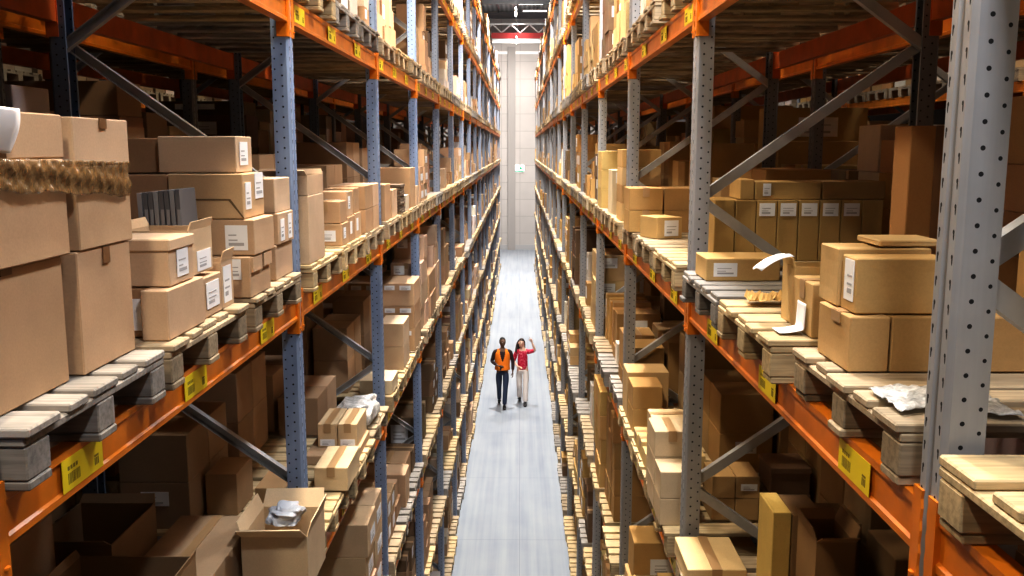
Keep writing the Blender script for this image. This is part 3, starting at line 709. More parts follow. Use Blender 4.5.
for key, lst in stacks.items():
    lst.sort(key=lambda b: (round(b['y0'], 2), b['z0'])); groups = []
    for b in lst:
        for g in groups:
            a = g[0]
            if min(a['y1'], b['y1'])-max(a['y0'], b['y0']) > .08 and min(a['x1'], b['x1'])-max(a['x0'], b['x0']) > .04: g.append(b); break
        else: groups.append([b])
    for gi, g in enumerate(groups):
        g.sort(key=lambda b: b['z0'])
        for ti, b in enumerate(g):
            pos = '' if len(g) == 1 else ('upper of ' if ti else 'lower of ') if len(g) == 2 else ('top of ' if ti == len(g)-1 else 'bottom of ' if ti == 0 else ('middle of ' if len(g) == 3 else ORD[ti] + ' layer of '))
            side, row, n, bay, rear = key
            if b['label'] is None:
                head = cname(b['col']) + ' ' + shape(b) + 'carton'
                what = ('rear ' if rear else '') + ('stack' if len(g) > 1 else 'load')
                tail = '%s%s %s in %s %s bay, %s' % (pos, ORD[gi], what, ORD[bay], ROWN[(side, row)], LN[n])
                fe = ' with white label' if any(f[0] == 'label' for f in b['feats']) else ''
                if len((head+fe+' '+tail).split()) > 16: fe = ''
                b['label'] = head + fe + ', ' + tail
pg = {}
for p in PAL:
    if p['solo']: pg.setdefault((p['side'], p['row'], p['n'], p['bay']), []).append(p)
for (side, row, n, bay), lst in pg.items():
    lst.sort(key=lambda p: p['y'])
    for i, p in enumerate(lst):
        c = p['col']; cn = 'grey' if c[0]-c[2] < .10 else 'yellow' if c[0]-c[2] > .3 else 'brown'
        if p['label'] is None:
            p['label'] = '%s wooden pallet, %s %sin %s %s bay, %s' % (cn, ('nearest', 'middle', 'farthest')[i] if len(lst) == 3 else ('nearer', 'farther')[i] if len(lst) == 2 else 'only', '' if len(lst) > 1 else 'one seen ', ORD[bay] if bay >= 0 else 'nearest', ROWN[(side, row)], LN[n])

# ------------------------------------------------------------------ build the cartons
def rect_on(b, face, f0, f1, g0, g1, t=.0025, off=.0):
    """a thin plate on a face of carton b in local coordinates (origin: base centre)"""
    hx, hy, h = (b['x1']-b['x0'])/2, (b['y1']-b['y0'])/2, b['z1']-b['z0']; mb = MB()
    s = SG[b['side']]
    if face == 'a':      # aisle side
        x = -s*hx; a, c = sorted((x, x - s*t)); y0, y1 = -hy+2*hy*f0, -hy+2*hy*f1
        mb.box(a, c, y0, y1, h*g0, h*g1)
    else:                # side towards the camera
        x0, x1 = -hx+2*hx*f0, -hx+2*hx*f1
        mb.box(x0, x1, -hy-t, -hy, h*g0, h*g1)
    return mb
def carton_mesh(b, openbox=False):
    hx, hy, h = (b['x1']-b['x0'])/2, (b['y1']-b['y0'])/2, b['z1']-b['z0']
    bm = bmesh.new()
    if not openbox:
        bmesh.ops.create_cube(bm, size=1)
        for v in bm.verts: v.co = Vector((v.co.x*2*hx, v.co.y*2*hy, (v.co.z+.5)*h))
        if b['hits'] > 40:
            bmesh.ops.subdivide_edges(bm, edges=bm.edges[:], cuts=3, use_grid_fill=True)
            rr = random.Random(b['id'])
            ka, kb, kc = rr.uniform(-.004, .0), rr.uniform(-.004, .0), rr.uniform(-.005, .0)
            for v in bm.verts:
                fx, fy, fz = v.co.x/hx, v.co.y/hy, v.co.z/h*2-1
                if abs(fx) > .99: v.co.x += math.copysign(1, fx)*ka*(1-fy*fy)*(1-fz*fz)
                if abs(fy) > .99: v.co.y += math.copysign(1, fy)*kb*(1-fx*fx)*(1-fz*fz)
                if fz > .99: v.co.z += kc*(1-fx*fx)*(1-fy*fy)
            sharp = [e for e in bm.edges if e.is_manifold and e.calc_face_angle(0) > .8]
            bmesh.ops.bevel(bm, geom=sharp, offset=.0035, segments=1, affect='EDGES')
    else:
        mb = MB(); t = .006
        mb.box(-hx, hx, -hy, hy, 0, t)
        mb.box(-hx, -hx+t, -hy, hy, t, h); mb.box(hx-t, hx, -hy, hy, t, h)
        mb.box(-hx+t, hx-t, -hy, -hy+t, t, h); mb.box(-hx+t, hx-t, hy-t, hy, t, h)
        me = mb.mesh('tmp', []); bm.from_mesh(me); bpy.data.meshes.remove(me)
    me = bpy.data.meshes.new(b['kind']); bm.to_mesh(me); bm.free(); me.materials.append(M['card']); return me
SHN = {'L': 'left', 'R': 'right'}
def build_box(b):
    big = b['hits'] > 20
    openbox = b['kind'] == 'open_carton'
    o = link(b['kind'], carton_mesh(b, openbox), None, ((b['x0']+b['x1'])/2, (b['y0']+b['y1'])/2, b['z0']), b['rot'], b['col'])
    tag(o, b['label'], 'box', 'cartons on the %s rack, %s' % (ROWN[(b['side'], b['row'])], LN[b['n']]))
    hx, hy, h = (b['x1']-b['x0'])/2, (b['y1']-b['y0'])/2, b['z1']-b['z0']; s = SG[b['side']]
    rr = random.Random(b['id']+5)
    for f in b['feats']:
        if f[0] == 'label' and b['hits'] > 10:
            mb = rect_on(b, f[1], *f[2:6])
            if b['hits'] > 60:                       # printed lines on the paper
                g0, g1 = f[4], f[5]; f0, f1 = f[2], f[3]
                for q in range(3):
                    ga = g0 + (g1-g0)*(.18+.2*q); gb = ga + (g1-g0)*(.05 if q else .12)
                    m2 = rect_on(b, f[1], f0+(f1-f0)*.15, f0+(f1-f0)*rr.uniform(.5, .85), ga, gb, .0032)
                    mb.add(m2.v, m2.f, 1)
            link('paper_label', mb.mesh('paper_label', [M['paper'], M['print']] if b['hits'] > 60 else [M['paper']]), o)
        elif f[0] == 'tape' and big and not openbox:
            mb = MB(); w = .024
            if 2*hy > 2*hx*1.0: mb.box(-w, w, -hy-.001, hy+.001, h-.001, h+.0015); mb.box(-w, w, -hy-.002, -hy, h-.06, h+.0015)
            else: mb.box(-hx-.001, hx+.001, -w, w, h-.001, h+.0015); mb.box(-hx-.002, -hx, -w, w, h-.06, h); mb.box(hx, hx+.002, -w, w, h-.06, h)
            link('packing_tape', mb.mesh('packing_tape', [M['tape_pale']]), o)
        elif f[0] == 'stub':
            mb = rect_on(b, f[1], f[2], f[2]+f[3], 1-f[4], 1.0, .004)
            mb.box(-hx+.005, hx-.005, -hy+2*hy*f[2], -hy+2*hy*(f[2]+f[3]), h, h+.0015)
            link('packing_tape', mb.mesh('packing_tape', [M['tape']]), o)
        elif f[0] == 'vtape':
            link('packing_tape', rect_on(b, 'c', .44, .56, 0, 1).mesh('packing_tape', [M['tape']]), o)
        elif f[0] == 'lid':
            mb = MB(); mb.box(-hx-.006, hx+.006, -hy-.006, hy+.006, h-f[1], h+.004)
            l = link('box_lid', bevel(mb.mesh('box_lid', [M['card']]), .004), o, color=tuple(v*1.06 for v in b['col']))
        elif f[0] == 'foldline':
            mb = MB(); mb.add([(-.12, -hy-.002, .075), (.09, -hy-.002, .075), (.145, -hy-.002, .004), (.152, -hy-.002, .004), (.098, -hy-.002, .081), (-.12, -hy-.002, .081)], [(0, 1, 4, 5), (1, 2, 3, 4)])
            link('flap_edge', mb.mesh('flap_edge', [M['fold_dark']]), o)
        elif f[0] == 'clip':
            mb = rect_on(b, 'a', .30, .55, .80, 1.0, .004); mb.box(-hx, hx*.2, -hy+2*hy*.30, -hy+2*hy*.55, h, h+.002)
            link('packing_tape', mb.mesh('packing_tape', [M['tape_pale']]), o)
        elif f[0] == 'flapedge':
            mb = rect_on(b, 'a', .04, .48, .62, .98, .010); m2 = rect_on(b, 'a', .56, .96, .66, .98, .012); mb.add(m2.v, m2.f)
            link('box_flap', mb.mesh('box_flap', [M['card']]), o, color=tuple(v*1.05 for v in b['col']))
        elif f[0] == 'flap':
            L = max(f[2], .02) + .012; c2 = tuple(min(1, v*1.08) for v in b['col'])
            if f[1] == 'a':
                for sg, lean in ((-s, .25), (s, .35)):
                    mb = MB(); x = sg*hx
                    mb.add([(x, -hy, h), (x, hy, h), (x+sg*L*lean, hy*.94, h+L), (x+sg*L*lean, -hy*.9, h+L*.92), (x-sg*.005, -hy, h), (x-sg*.005, hy, h), (x+sg*L*lean-sg*.005, hy*.94, h+L), (x+sg*L*lean-sg*.005, -hy*.9, h+L*.92)],
                           [(0, 1, 2, 3), (4, 5, 6, 7), (0, 1, 5, 4), (1, 2, 6, 5), (2, 3, 7, 6), (3, 0, 4, 7)])
                    link('box_flap', mb.mesh('box_flap', [M['card']]), o, color=c2)
            else:
                for sg, lean in ((-1, .8), (1, .4)):
                    mb = MB(); y = sg*hy
                    mb.add([(-hx, y, h), (hx, y, h), (hx*.95, y+sg*L*lean, h+L*.6), (-hx*.95, y+sg*L*lean, h+L*.55), (-hx, y-sg*.005, h), (hx, y-sg*.005, h), (hx*.95, y+sg*L*lean-sg*.005, h+L*.6+.003), (-hx*.95, y+sg*L*lean-sg*.005, h+L*.55+.003)],
                           [(0, 1, 2, 3), (4, 5, 6, 7), (0, 1, 5, 4), (1, 2, 6, 5), (2, 3, 7, 6), (3, 0, 4, 7)])
                    link('box_flap', mb.mesh('box_flap', [M['card']]), o, color=c2)
    return o
far = MB()
for b in BOX:
    if b['solo']: build_box(b)
    elif b['y1'] > .5:
        far.box(b['x0'], b['x1'], b['y0'], b['y1'], b['z0'], b['z1'], 0, b['col'], b['rot'])
        for f in b['feats'][:1]:
            if f[0] == 'label':
                m2 = rect_on(b, *f[1:6]); cx_, cy_ = (b['x0']+b['x1'])/2, (b['y0']+b['y1'])/2
                far.add([(x+cx_, y+cy_, z+b['z0']) for x, y, z in m2.v], m2.f, 0, (.8, .8, .82))
o = link('cardboard_box', far.mesh('cardboard_box', [M['card_far']], tint=True, fix=False))
tag(o, 'countless small cartons crowding the distant shelves of the racks', 'box', kind='stuff')

# ------------------------------------------------------------------ build the pallets (1.2 deep x .8 along the aisle)
def jit(r, a): return r.uniform(-a, a)
def pallet_parts(w, seed):
    r = random.Random(seed); out = []
    ys = [(-.40, -.255), (-.205, -.105), (-.0725, .0725), (.105, .205), (.255, .40)]
    for a, b in ys:
        out.append(('deck_board', (-.6+jit(r, .012), .6+jit(r, .012), a+jit(r, .004), b+jit(r, .004), .1225, .144)))
    for x in (-.5275, 0, .5275): out.append(('stringer_board', (x-.07, x+.07, -.398, .398, .1005, .122)))
    for x in (-.5275, 0, .5275):
        for y in (-.345, 0, .345):
            out.append(('block', (x-.07, x+.07, y-.05+jit(r, .004), y+.05+jit(r, .004), .0225, .1)))
    for y in (-.345, 0, .345): out.append(('bottom_board', (-.6+jit(r, .01), .6, y-.05, y+.05, 0, .022)))
    return out
PART_CACHE = {}
def part_mesh(name, dims):
    k = (name, tuple(round(d, 3) for d in dims))
    if k not in PART_CACHE:
        mb = MB(); mb.box(*dims); me = mb.mesh(name, [M['wood']])
        PART_CACHE[k] = bevel(me, .004)
    return PART_CACHE[k]
mb = MB()
for nme, d in pallet_parts(.8, 4): mb.box(*d)
PALLET_ONE = mb.mesh('wooden_pallet', [M['wood']])
farp = MB(); detail = 0
for p in sorted(PAL, key=lambda p: -p['hits']):
    col = p['col'] or WM
    grp = 'wooden pallets on the %s rack, %s' % (ROWN[(p['side'], p['row'])], LN[p['n']])
    if p['solo'] and p['hits'] > 110 and detail < 36:
        detail += 1
        root = link('wooden_pallet', None, None, (p['x'], p['y'], p['z'])); tag(root, p['label'], 'pallet', grp)
        r = random.Random(detail)
        for nme, d in pallet_parts(p['w'], detail % 5):
            k = r.uniform(.86, 1.12); o = link(nme, part_mesh(nme, d), root, color=tuple(min(1, v*k*(.8 if nme in ('block', 'bottom_board') else 1)) for v in col))
    elif p['solo']:
        o = link('wooden_pallet', PALLET_ONE, None, (p['x'], p['y'], p['z']), color=col); tag(o, p['label'], 'pallet', grp)
    elif p['y'] > .9:
        for nme, d in pallet_parts(.8, 4):
            if p['y'] > 25 and nme == 'bottom_board' and False: continue
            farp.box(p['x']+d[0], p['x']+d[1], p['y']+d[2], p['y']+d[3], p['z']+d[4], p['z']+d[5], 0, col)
o = link('wooden_pallet', farp.mesh('wooden_pallet', [M['wood_far']], tint=True, fix=False))
tag(o, 'countless wooden pallets receding along the distant shelves', 'pallet', kind='stuff')

# ------------------------------------------------------------------ loose things on the near shelves
def sheet(nx, ny, fn, thick=.003):
    mb = MB(); vs = [fn(i/nx, j/ny) for j in range(ny+1) for i in range(nx+1)]
    mb.add(vs, [(j*(nx+1)+i, j*(nx+1)+i+1, (j+1)*(nx+1)+i+1, (j+1)*(nx+1)+i) for j in range(ny) for i in range(nx)])
    return mb
def wob(a, b, k): return math.sin(a*37*k+b*13)*.5 + math.sin(a*91*k+2+b*29)*.3 + math.sin(a*53-b*41*k)*.3
# brown crinkled film round the two near stacks
def fn(u, v):
    y = 1.935 + u*.775; z = 6.537 - .050*u + v*(.068 + .030*u) + .004*math.sin(u*19)*(1-v)
    return (-1.138 + .0035*wob(u*2.2, v*.6, 1) - .002*abs(math.sin(u*90)) + .003*math.sin(v*9+u*5), y, z + .002*wob(u, v, 2))
me = sheet(120, 14, fn).mesh('stretch_film', [M['brown_film']], smooth=True)
o = link('stretch_film', me); sm = o.modifiers.new('thickness', 'SOLIDIFY'); sm.thickness = .001
tag(o, 'crinkled brown stretch film wrapped across the two left carton stacks', 'plastic film')
# white curled sheet at the top left
def fn(u, v):
    a = v*1.5; return (-1.142 + .024*math.cos(a*1.2), 1.935 + u*.155 + .006*math.sin(v*3), 6.716 - v*.098 - .004*u)
me = sheet(6, 14, fn).mesh('paper_sheet', [M['paper']], smooth=True)
o = link('paper_sheet', me); o.modifiers.new('thickness', 'SOLIDIFY').thickness = .002
tag(o, 'white curled sheet hanging over the carton at the left edge', 'paper')
# grey folders
for i in range(8):
    x = -1.25 - i*.020; mb = MB(); w = .0085
    lean = .008; y0, y1 = 3.385, 3.56; zb, zt = 6.302, 6.475 - .002*i
    vs = [(x-w, y0, zb), (x+w, y0, zb), (x+w, y1, zb), (x-w, y1, zb), (x-w-lean, y0+.01, zt), (x+w-lean, y0+.01, zt), (x+w-lean, y1, zt), (x-w-lean, y1, zt)]
    mb.add(vs, [(3, 2, 1, 0), (4, 5, 6, 7), (0, 1, 5, 4), (1, 2, 6, 5), (2, 3, 7, 6), (3, 0, 4, 7)])
    mb.box(x-w*.7, x+w*.7, y0-.001, y0, zb+.03, zb+.10, 1)
    o = link('folder', mb.mesh('folder', [M['pale_folder'] if i % 3 == 1 else M['grey_folder'], M['pale_folder']]))
    tag(o, '%s grey folder, counted from the aisle, in the leaning row on left shelf' % ORD[i].capitalize().lower(), 'folder', 'row of grey folders standing on a carton')
# papers on the right
def fn(u, v): return (.862 + u*.26, 2.03 + v*.20 + .03*math.sin(u*5), 6.035 + .010*abs(wob(u*.7, v*.7, .6)) + .014*math.sin(v*PI)*math.sin(u*PI))
o = link('paper_sheet', sheet(26, 16, fn).mesh('paper_sheet', [M['white_film']], smooth=True)); o.modifiers.new('t', 'SOLIDIFY').thickness = .0015
tag(o, 'crumpled white plastic sheet on pallet boards behind the nearest upright', 'plastic sheet')
def fn(u, v):
    return (.905 + .17*u + .01*v, 3.20 + v*.13 + .02*u, 6.034 + .03*max(0, wob(u, v, .35)) + .012)
o = link('kraft_paper', sheet(18, 14, fn).mesh('kraft_paper', [M['kraft']], smooth=False)); o.location = (0, .15-.0, 0); o.modifiers.new('t', 'SOLIDIFY').thickness = .0015
o.location = (-.03, .28, 0)
tag(o, 'crumpled brown kraft paper lying on the bright yellow pallet', 'paper')
def fn(u, v):
    if v < .55: q = v/.55; return (.918 - .004*q, 2.93 + u*.09, 6.13 - .085*q)
    q = (v-.55)/.45; return (.914 - .075*q, 2.93 + u*.09 + .01*q, 6.045 - .012*math.sin(q*PI/2))
o = link('paper_sheet', sheet(5, 16, fn).mesh('paper_sheet', [M['paper']], smooth=True)); o.modifiers.new('t', 'SOLIDIFY').thickness = .0012
tag(o, 'curled white delivery slip hanging from carton onto bright yellow pallet', 'paper')
def fn(u, v): return (.93 - .11*v - .01*math.sin(u*3), 3.12 + u*.11, 6.262 - .05*v*v + .006*math.sin(u*6))
o = link('paper_sheet', sheet(6, 8, fn).mesh('paper_sheet', [M['paper']], smooth=True)); o.modifiers.new('t', 'SOLIDIFY').thickness = .0012
tag(o, 'white paper flap sticking out over open carton on right shelf', 'paper')
# white plastic bundle and grey plastic bag on the lower left shelf
def blob(name, c, sx, sy, sz, mat_, seed, label, cat, amp=.12, flat=True):
    bm = bmesh.new(); bmesh.ops.create_icosphere(bm, subdivisions=4, radius=1); r = random.Random(seed)
    ph = [(Vector((r.uniform(-1, 1), r.uniform(-1, 1), r.uniform(-1, 1)))*r.uniform(4, 11), r.uniform(0, 6)) for _ in range(8)]
    for v in bm.verts:
        k = 1 + amp*sum(math.sin(v.co.dot(d)+p) for d, p in ph)/3
        co = Vector([math.copysign(abs(q)**.6, q) for q in v.co])*k*.9
        v.co = Vector((co.x*sx, co.y*sy, max(co.z, -.9 if flat else -9)*sz))
    zmin = min(v.co.z for v in bm.verts)
    for v in bm.verts: v.co.z -= zmin
    me = bpy.data.meshes.new(name); bm.to_mesh(me); bm.free(); me.materials.append(mat_)
    o = link(name, me, None, c); tag(o, label, cat); return o
blob('plastic_bundle', (-1.235, 6.82, zl), .15, .30, .10, M['white_film'], 4, 'white plastic wrapped bundle on the lower left shelf near second blue upright', 'plastic bundle')
blob('plastic_bag', (-1.13, 4.27, 4.84), .08, .12, .035, plain('grey_plastic_film', (.33, .35, .40), .25), 8, 'grey plastic bag stuffed in the crumpled carton at bottom left', 'plastic bag', .3)

# ------------------------------------------------------------------ lamps, sign
def lamp(y, lab):
    x = -.22; root = link('pendant_lamp', None, None, (x, y, 12.95 if y < 50 else 12.55)); tag(root, lab, 'lamp', 'pendant lamps over the aisle')
    mb = MB(); mb.tube([(0, 0, .55), (0, 0, 2.2 if y < 50 else 2.6)], .012, 6); link('rod', mb.mesh('rod', [M['dark_steel']]), root)
    mb = MB(); mb.lathe([(.02, .60), (.06, .57), (.075, .46), (.08, .36), (.075, .36), (.06, .45), (.02, .46)], 18); link('lamp_shade', mb.mesh('lamp_shade', [M['white_steel']], smooth=True), root)
    mb = MB(); mb.lathe([(0, .44), (.04, .42), (.06, .34), (.06, .22), (.04, .15), (0, .13)], 16); link('bulb', mb.mesh('bulb', [M['bulb']], smooth=True), root)
LY = [9, 17, 25, 33, 41.5, 47.5, 56]
for i, y in enumerate(LY):
    lamp(y, 'glowing pendant lamp hanging over the aisle, %s from the camera' % ORD[i])
for i, (x, y) in enumerate(((.62, 55.5), (.9, 58.3))):
    mb = MB(); mb.box(-.75, .75, -.11, .11, .02, .09, 0); mb.box(-.7, .7, -.08, .08, 0, .02, 1)
    o = link('strip_light', mb.mesh('strip_light', [M['white_steel'], M['tube']]), None, (x, y, 14.86)); tag(o, 'bright white strip light under the roof, %s of two' % ('nearer', 'farther')[i], 'lamp', 'strip lights')
mb = MB(); mb.box(-.34, .34, -.05, 0, -.24, .24, 0); o = link('exit_sign', mb.mesh('exit_sign', [M['white_steel']]), None, (-.06, WALL_Y-.22 + .22, 5.30))
tag(o, 'small lit white and green sign high on the end wall', 'sign')
mb = MB(); mb.box(-.31, .31, -.056, -.05, -.21, .21, 0); link('sign_face', mb.mesh('sign_face', [M['sign']]), o)
mb = MB(); mb.box(-.31, .31, -.060, -.056, -.21, -.13, 0); mb.box(.02, .2, -.060, -.056, -.08, .12, 0)
link('pictogram', mb.mesh('pictogram', [M['green']]), o)

def area(x, y, z, sx, sy, power, col, rx=0, ry=0, spread=180):
    d = bpy.data.lights.new('light', 'AREA'); d.shape = 'RECTANGLE'; d.size = sx; d.size_y = sy; d.energy = power; d.color = col; d.spread = math.radians(spread)
    o = bpy.data.objects.new('light', d); C.objects.link(o); o.location = (x, y, z); o.rotation_euler = (rx, ry, 0); return o
COOL, WARM = (.93, .96, 1.0), (1.0, .87, .66)
for y in LY[:6]:
    area(-.22, y, 12.6, .35, .9, 300 if y < 12 else 400 if y < 20 else 600 if y < 30 else 720 if y < 45 else 900, (1, .96, .9), 0, 0, 110)
area(-.13, 16.5, 10.5, .5, .5, 130, (1, .96, .92), math.radians(42), 0, 120)  # unseen fill added to brighten the faces of the two people
area(-.13, 55.5, 12.4, 1.8, .9, 560, (1, .94, .88), math.radians(25))  # wide light added by the last pendant to brighten the end wall
area(-.13, 53.5, 6.5, 1.6, .9, 480, (1, .94, .88), math.radians(40))  # unseen low fill added to brighten the end wall
for y, k in ((0.6, .58), (4.2, .9), (8.5, .9), (15, .8)):
    area(.62, y, 9.2 + y*.06, .25, .5, 165*k, COOL, 0, -.30)
    area(-.90, y, 9.2 + y*.06, .25, .5, 165*k, WARM, 0, .30)
# light in the neighbouring aisle on the right
area(4.3, 7, 11.5, .4, 3, 350, (1, .85, .65));
for y in (20, 34, 47, 57): area(-.13, y, 14.2, .5, 3, 90, (1, .97, .93), 0, 0, 110)

area(-.13, 50.5, 12.0, 1.6, 1.2, 260, (1, .97, .93), PI-.35)  # unseen uplight added to brighten the roof
w = bpy.data.worlds.new('world'); S.world = w; w.use_nodes = True
w.node_tree.nodes['Background'].inputs[0].default_value = (1.0, .90, .80, 1); w.node_tree.nodes['Background'].inputs[1].default_value = .025
S.view_settings.view_transform = 'Standard'; S.view_settings.look = 'None'; S.view_settings.exposure = .36; S.view_settings.gamma = .80

# ------------------------------------------------------------------ people
def skin_mesh(verts, edges, levels=2, root=0):
    me = bpy.data.meshes.new('tmp'); bm = bmesh.new(); lay = bm.verts.layers.skin.verify()
    vs = []
    for i, (x, y, z, *r) in enumerate(verts):
        v = bm.verts.new((x, y, z)); v[lay].radius = (r[0], r[1] if len(r) > 1 else r[0]); v[lay].use_root = i == root; vs.append(v)
    for a, b in edges: bm.edges.new((vs[a], vs[b]))
    bm.to_mesh(me); bm.free()
    o = bpy.data.objects.new('tmp', me); C.objects.link(o)
    sk = o.modifiers.new('s', 'SKIN'); sk.use_smooth_shade = True
    ss = o.modifiers.new('u', 'SUBSURF'); ss.levels = ss.render_levels = levels
    dg = bpy.context.evaluated_depsgraph_get(); ev = o.evaluated_get(dg); out = bpy.data.meshes.new_from_object(ev)
    bpy.data.objects.remove(o); bpy.data.meshes.remove(me); return out
def to_bm(parts, name, mats):
    """join evaluated meshes (mesh, material index, matrix) into one"""
    bm = bmesh.new()
    for me, mi, mx in parts:
        n0 = len(bm.verts); f0 = len(bm.faces); bm.from_mesh(me); bm.verts.ensure_lookup_table(); bm.faces.ensure_lookup_table()
        if mx is not None:
            for v in bm.verts[n0:]: v.co = mx @ v.co
        for f in bm.faces[f0:]: f.material_index = mi; f.smooth = True
    out = bpy.data.meshes.new(name); bm.to_mesh(out); bm.free()
    for m in mats: out.materials.append(m)
    return out
def head_mesh(wide=1.0):
    bm = bmesh.new(); bmesh.ops.create_uvsphere(bm, u_segments=32, v_segments=22, radius=1)
    for v in bm.verts:
        x, y, z = v.co
        k = 1 - .30*max(0, -z-.1)*(1 if y < .3 else .5)
        nx, ny, nz = x*.074*k*wide, y*.095*(1-.12*max(0, -z)), z*.118
        if y < 0:
            nose = math.exp(-((x/.17)**2 + ((z+.12)/.22)**2)); ny -= .020*nose
            brow = math.exp(-((abs(x)-.36)/.25)**2 - ((z-.20)/.10)**2); ny -= .005*brow
            sock = math.exp(-((abs(x)-.40)/.16)**2 - ((z-.04)/.10)**2); ny += .007*sock
            lip = math.exp(-((x/.28)**2 + ((z+.50)/.07)**2)); ny -= .006*lip
            chin = math.exp(-((x/.3)**2 + ((z+.85)/.16)**2)); ny -= .010*chin
        v.co = (nx, ny, nz)
    for s in (-1, 1):      # ears
        r = bmesh.ops.create_uvsphere(bm, u_segments=10, v_segments=8, radius=1)
        for v in r['verts']: v.co = (s*.074 + v.co.x*.010, .012 + v.co.y*.018, -.005 + v.co.z*.030)
    me = bpy.data.meshes.new('h'); bm.to_mesh(me); bm.free(); return me
def ball(r, c, sc=(1, 1, 1)):
    bm = bmesh.new(); bmesh.ops.create_uvsphere(bm, u_segments=12, v_segments=8, radius=r)
    for v in bm.verts: v.co = Vector((v.co.x*sc[0]+c[0], v.co.y*sc[1]+c[1], v.co.z*sc[2]+c[2]))
    me = bpy.data.meshes.new('b'); bm.to_mesh(me); bm.free(); return me
def hand_mesh(curl, point=False):
    """palm along -z from the wrist at the origin, thumb to +x, fingers curling towards -y"""
    parts = []
    parts.append(skin_mesh([(0, 0, .01, .026, .020), (0, 0, -.04, .036, .016), (0, 0, -.085, .038, .014)], [(0, 1), (1, 2)], 2))
    for i, (x, L) in enumerate(((.028, .072), (.010, .080), (-.009, .074), (-.027, .058))):
        c = .08 if (point and i == 0) else (1.25 if point else curl*(1+.1*i))
        p = Vector((x, 0, -.080)); a = c*.4; pts = [p.copy()]
        for seg in (.45, .32, .25):
            p = p + Vector((0, -math.sin(a), -math.cos(a)))*L*seg; pts.append(p.copy()); a += c
        parts.append(skin_mesh([(*q, .0095-.0012*k) for k, q in enumerate(pts)], [(0, 1), (1, 2), (2, 3)], 1))
    parts.append(skin_mesh([(.022, -.004, -.030, .012), (.045, -.014, -.055, .0105), (.056, -.026, -.082, .009), (.052 if not point else .040, -.040, -.100, .008)], [(0, 1), (1, 2), (2, 3)], 1))
    return to_bm([(m, 0, None) for m in parts], 'hand', [])
def orient(at, down, front):
    """matrix mapping local -z to `down`, -y to about `front`"""
    z = -Vector(down).normalized(); y = -Vector(front); y = (y - z*y.dot(z)).normalized(); x = y.cross(z)
    m = Matrix((x, y, z)).transposed().to_4x4(); m.translation = Vector(at); return m
def shoe(parent, at, yawz, mat_, pitchx=0):
    mb = MB(); pr = [(.105, .045, .030, .0), (.06, .075, .040, 0), (.0, .085, .043, 0), (-.06, .062, .046, 0), (-.13, .045, .044, 0), (-.175, .030, .028, 0)]
    seg = 10; vs = []; 
    for y, hh, w, b0 in pr:
        for k in range(seg):
            a = 2*PI*k/seg; vs.append((w*math.cos(a), y, max(0, hh/2 + hh/2*math.sin(a)*1.05)))
    fs = [(i*seg+k, i*seg+(k+1) % seg, (i+1)*seg+(k+1) % seg, (i+1)*seg+k) for i in range(len(pr)-1) for k in range(seg)] + [tuple(range(seg)), tuple((len(pr)-1)*seg+k for k in range(seg))]
    mb.add(vs, fs); o = link('shoe', mb.mesh('shoe', [mat_], smooth=True), parent, at); o.rotation_euler = (pitchx, 0, yawz); return o
def limb(joints, rad):
    return skin_mesh([(*j, *(r if isinstance(r, tuple) else (r,))) for j, r in zip(joints, rad)], [(i, i+1) for i in range(len(joints)-1)], 2)
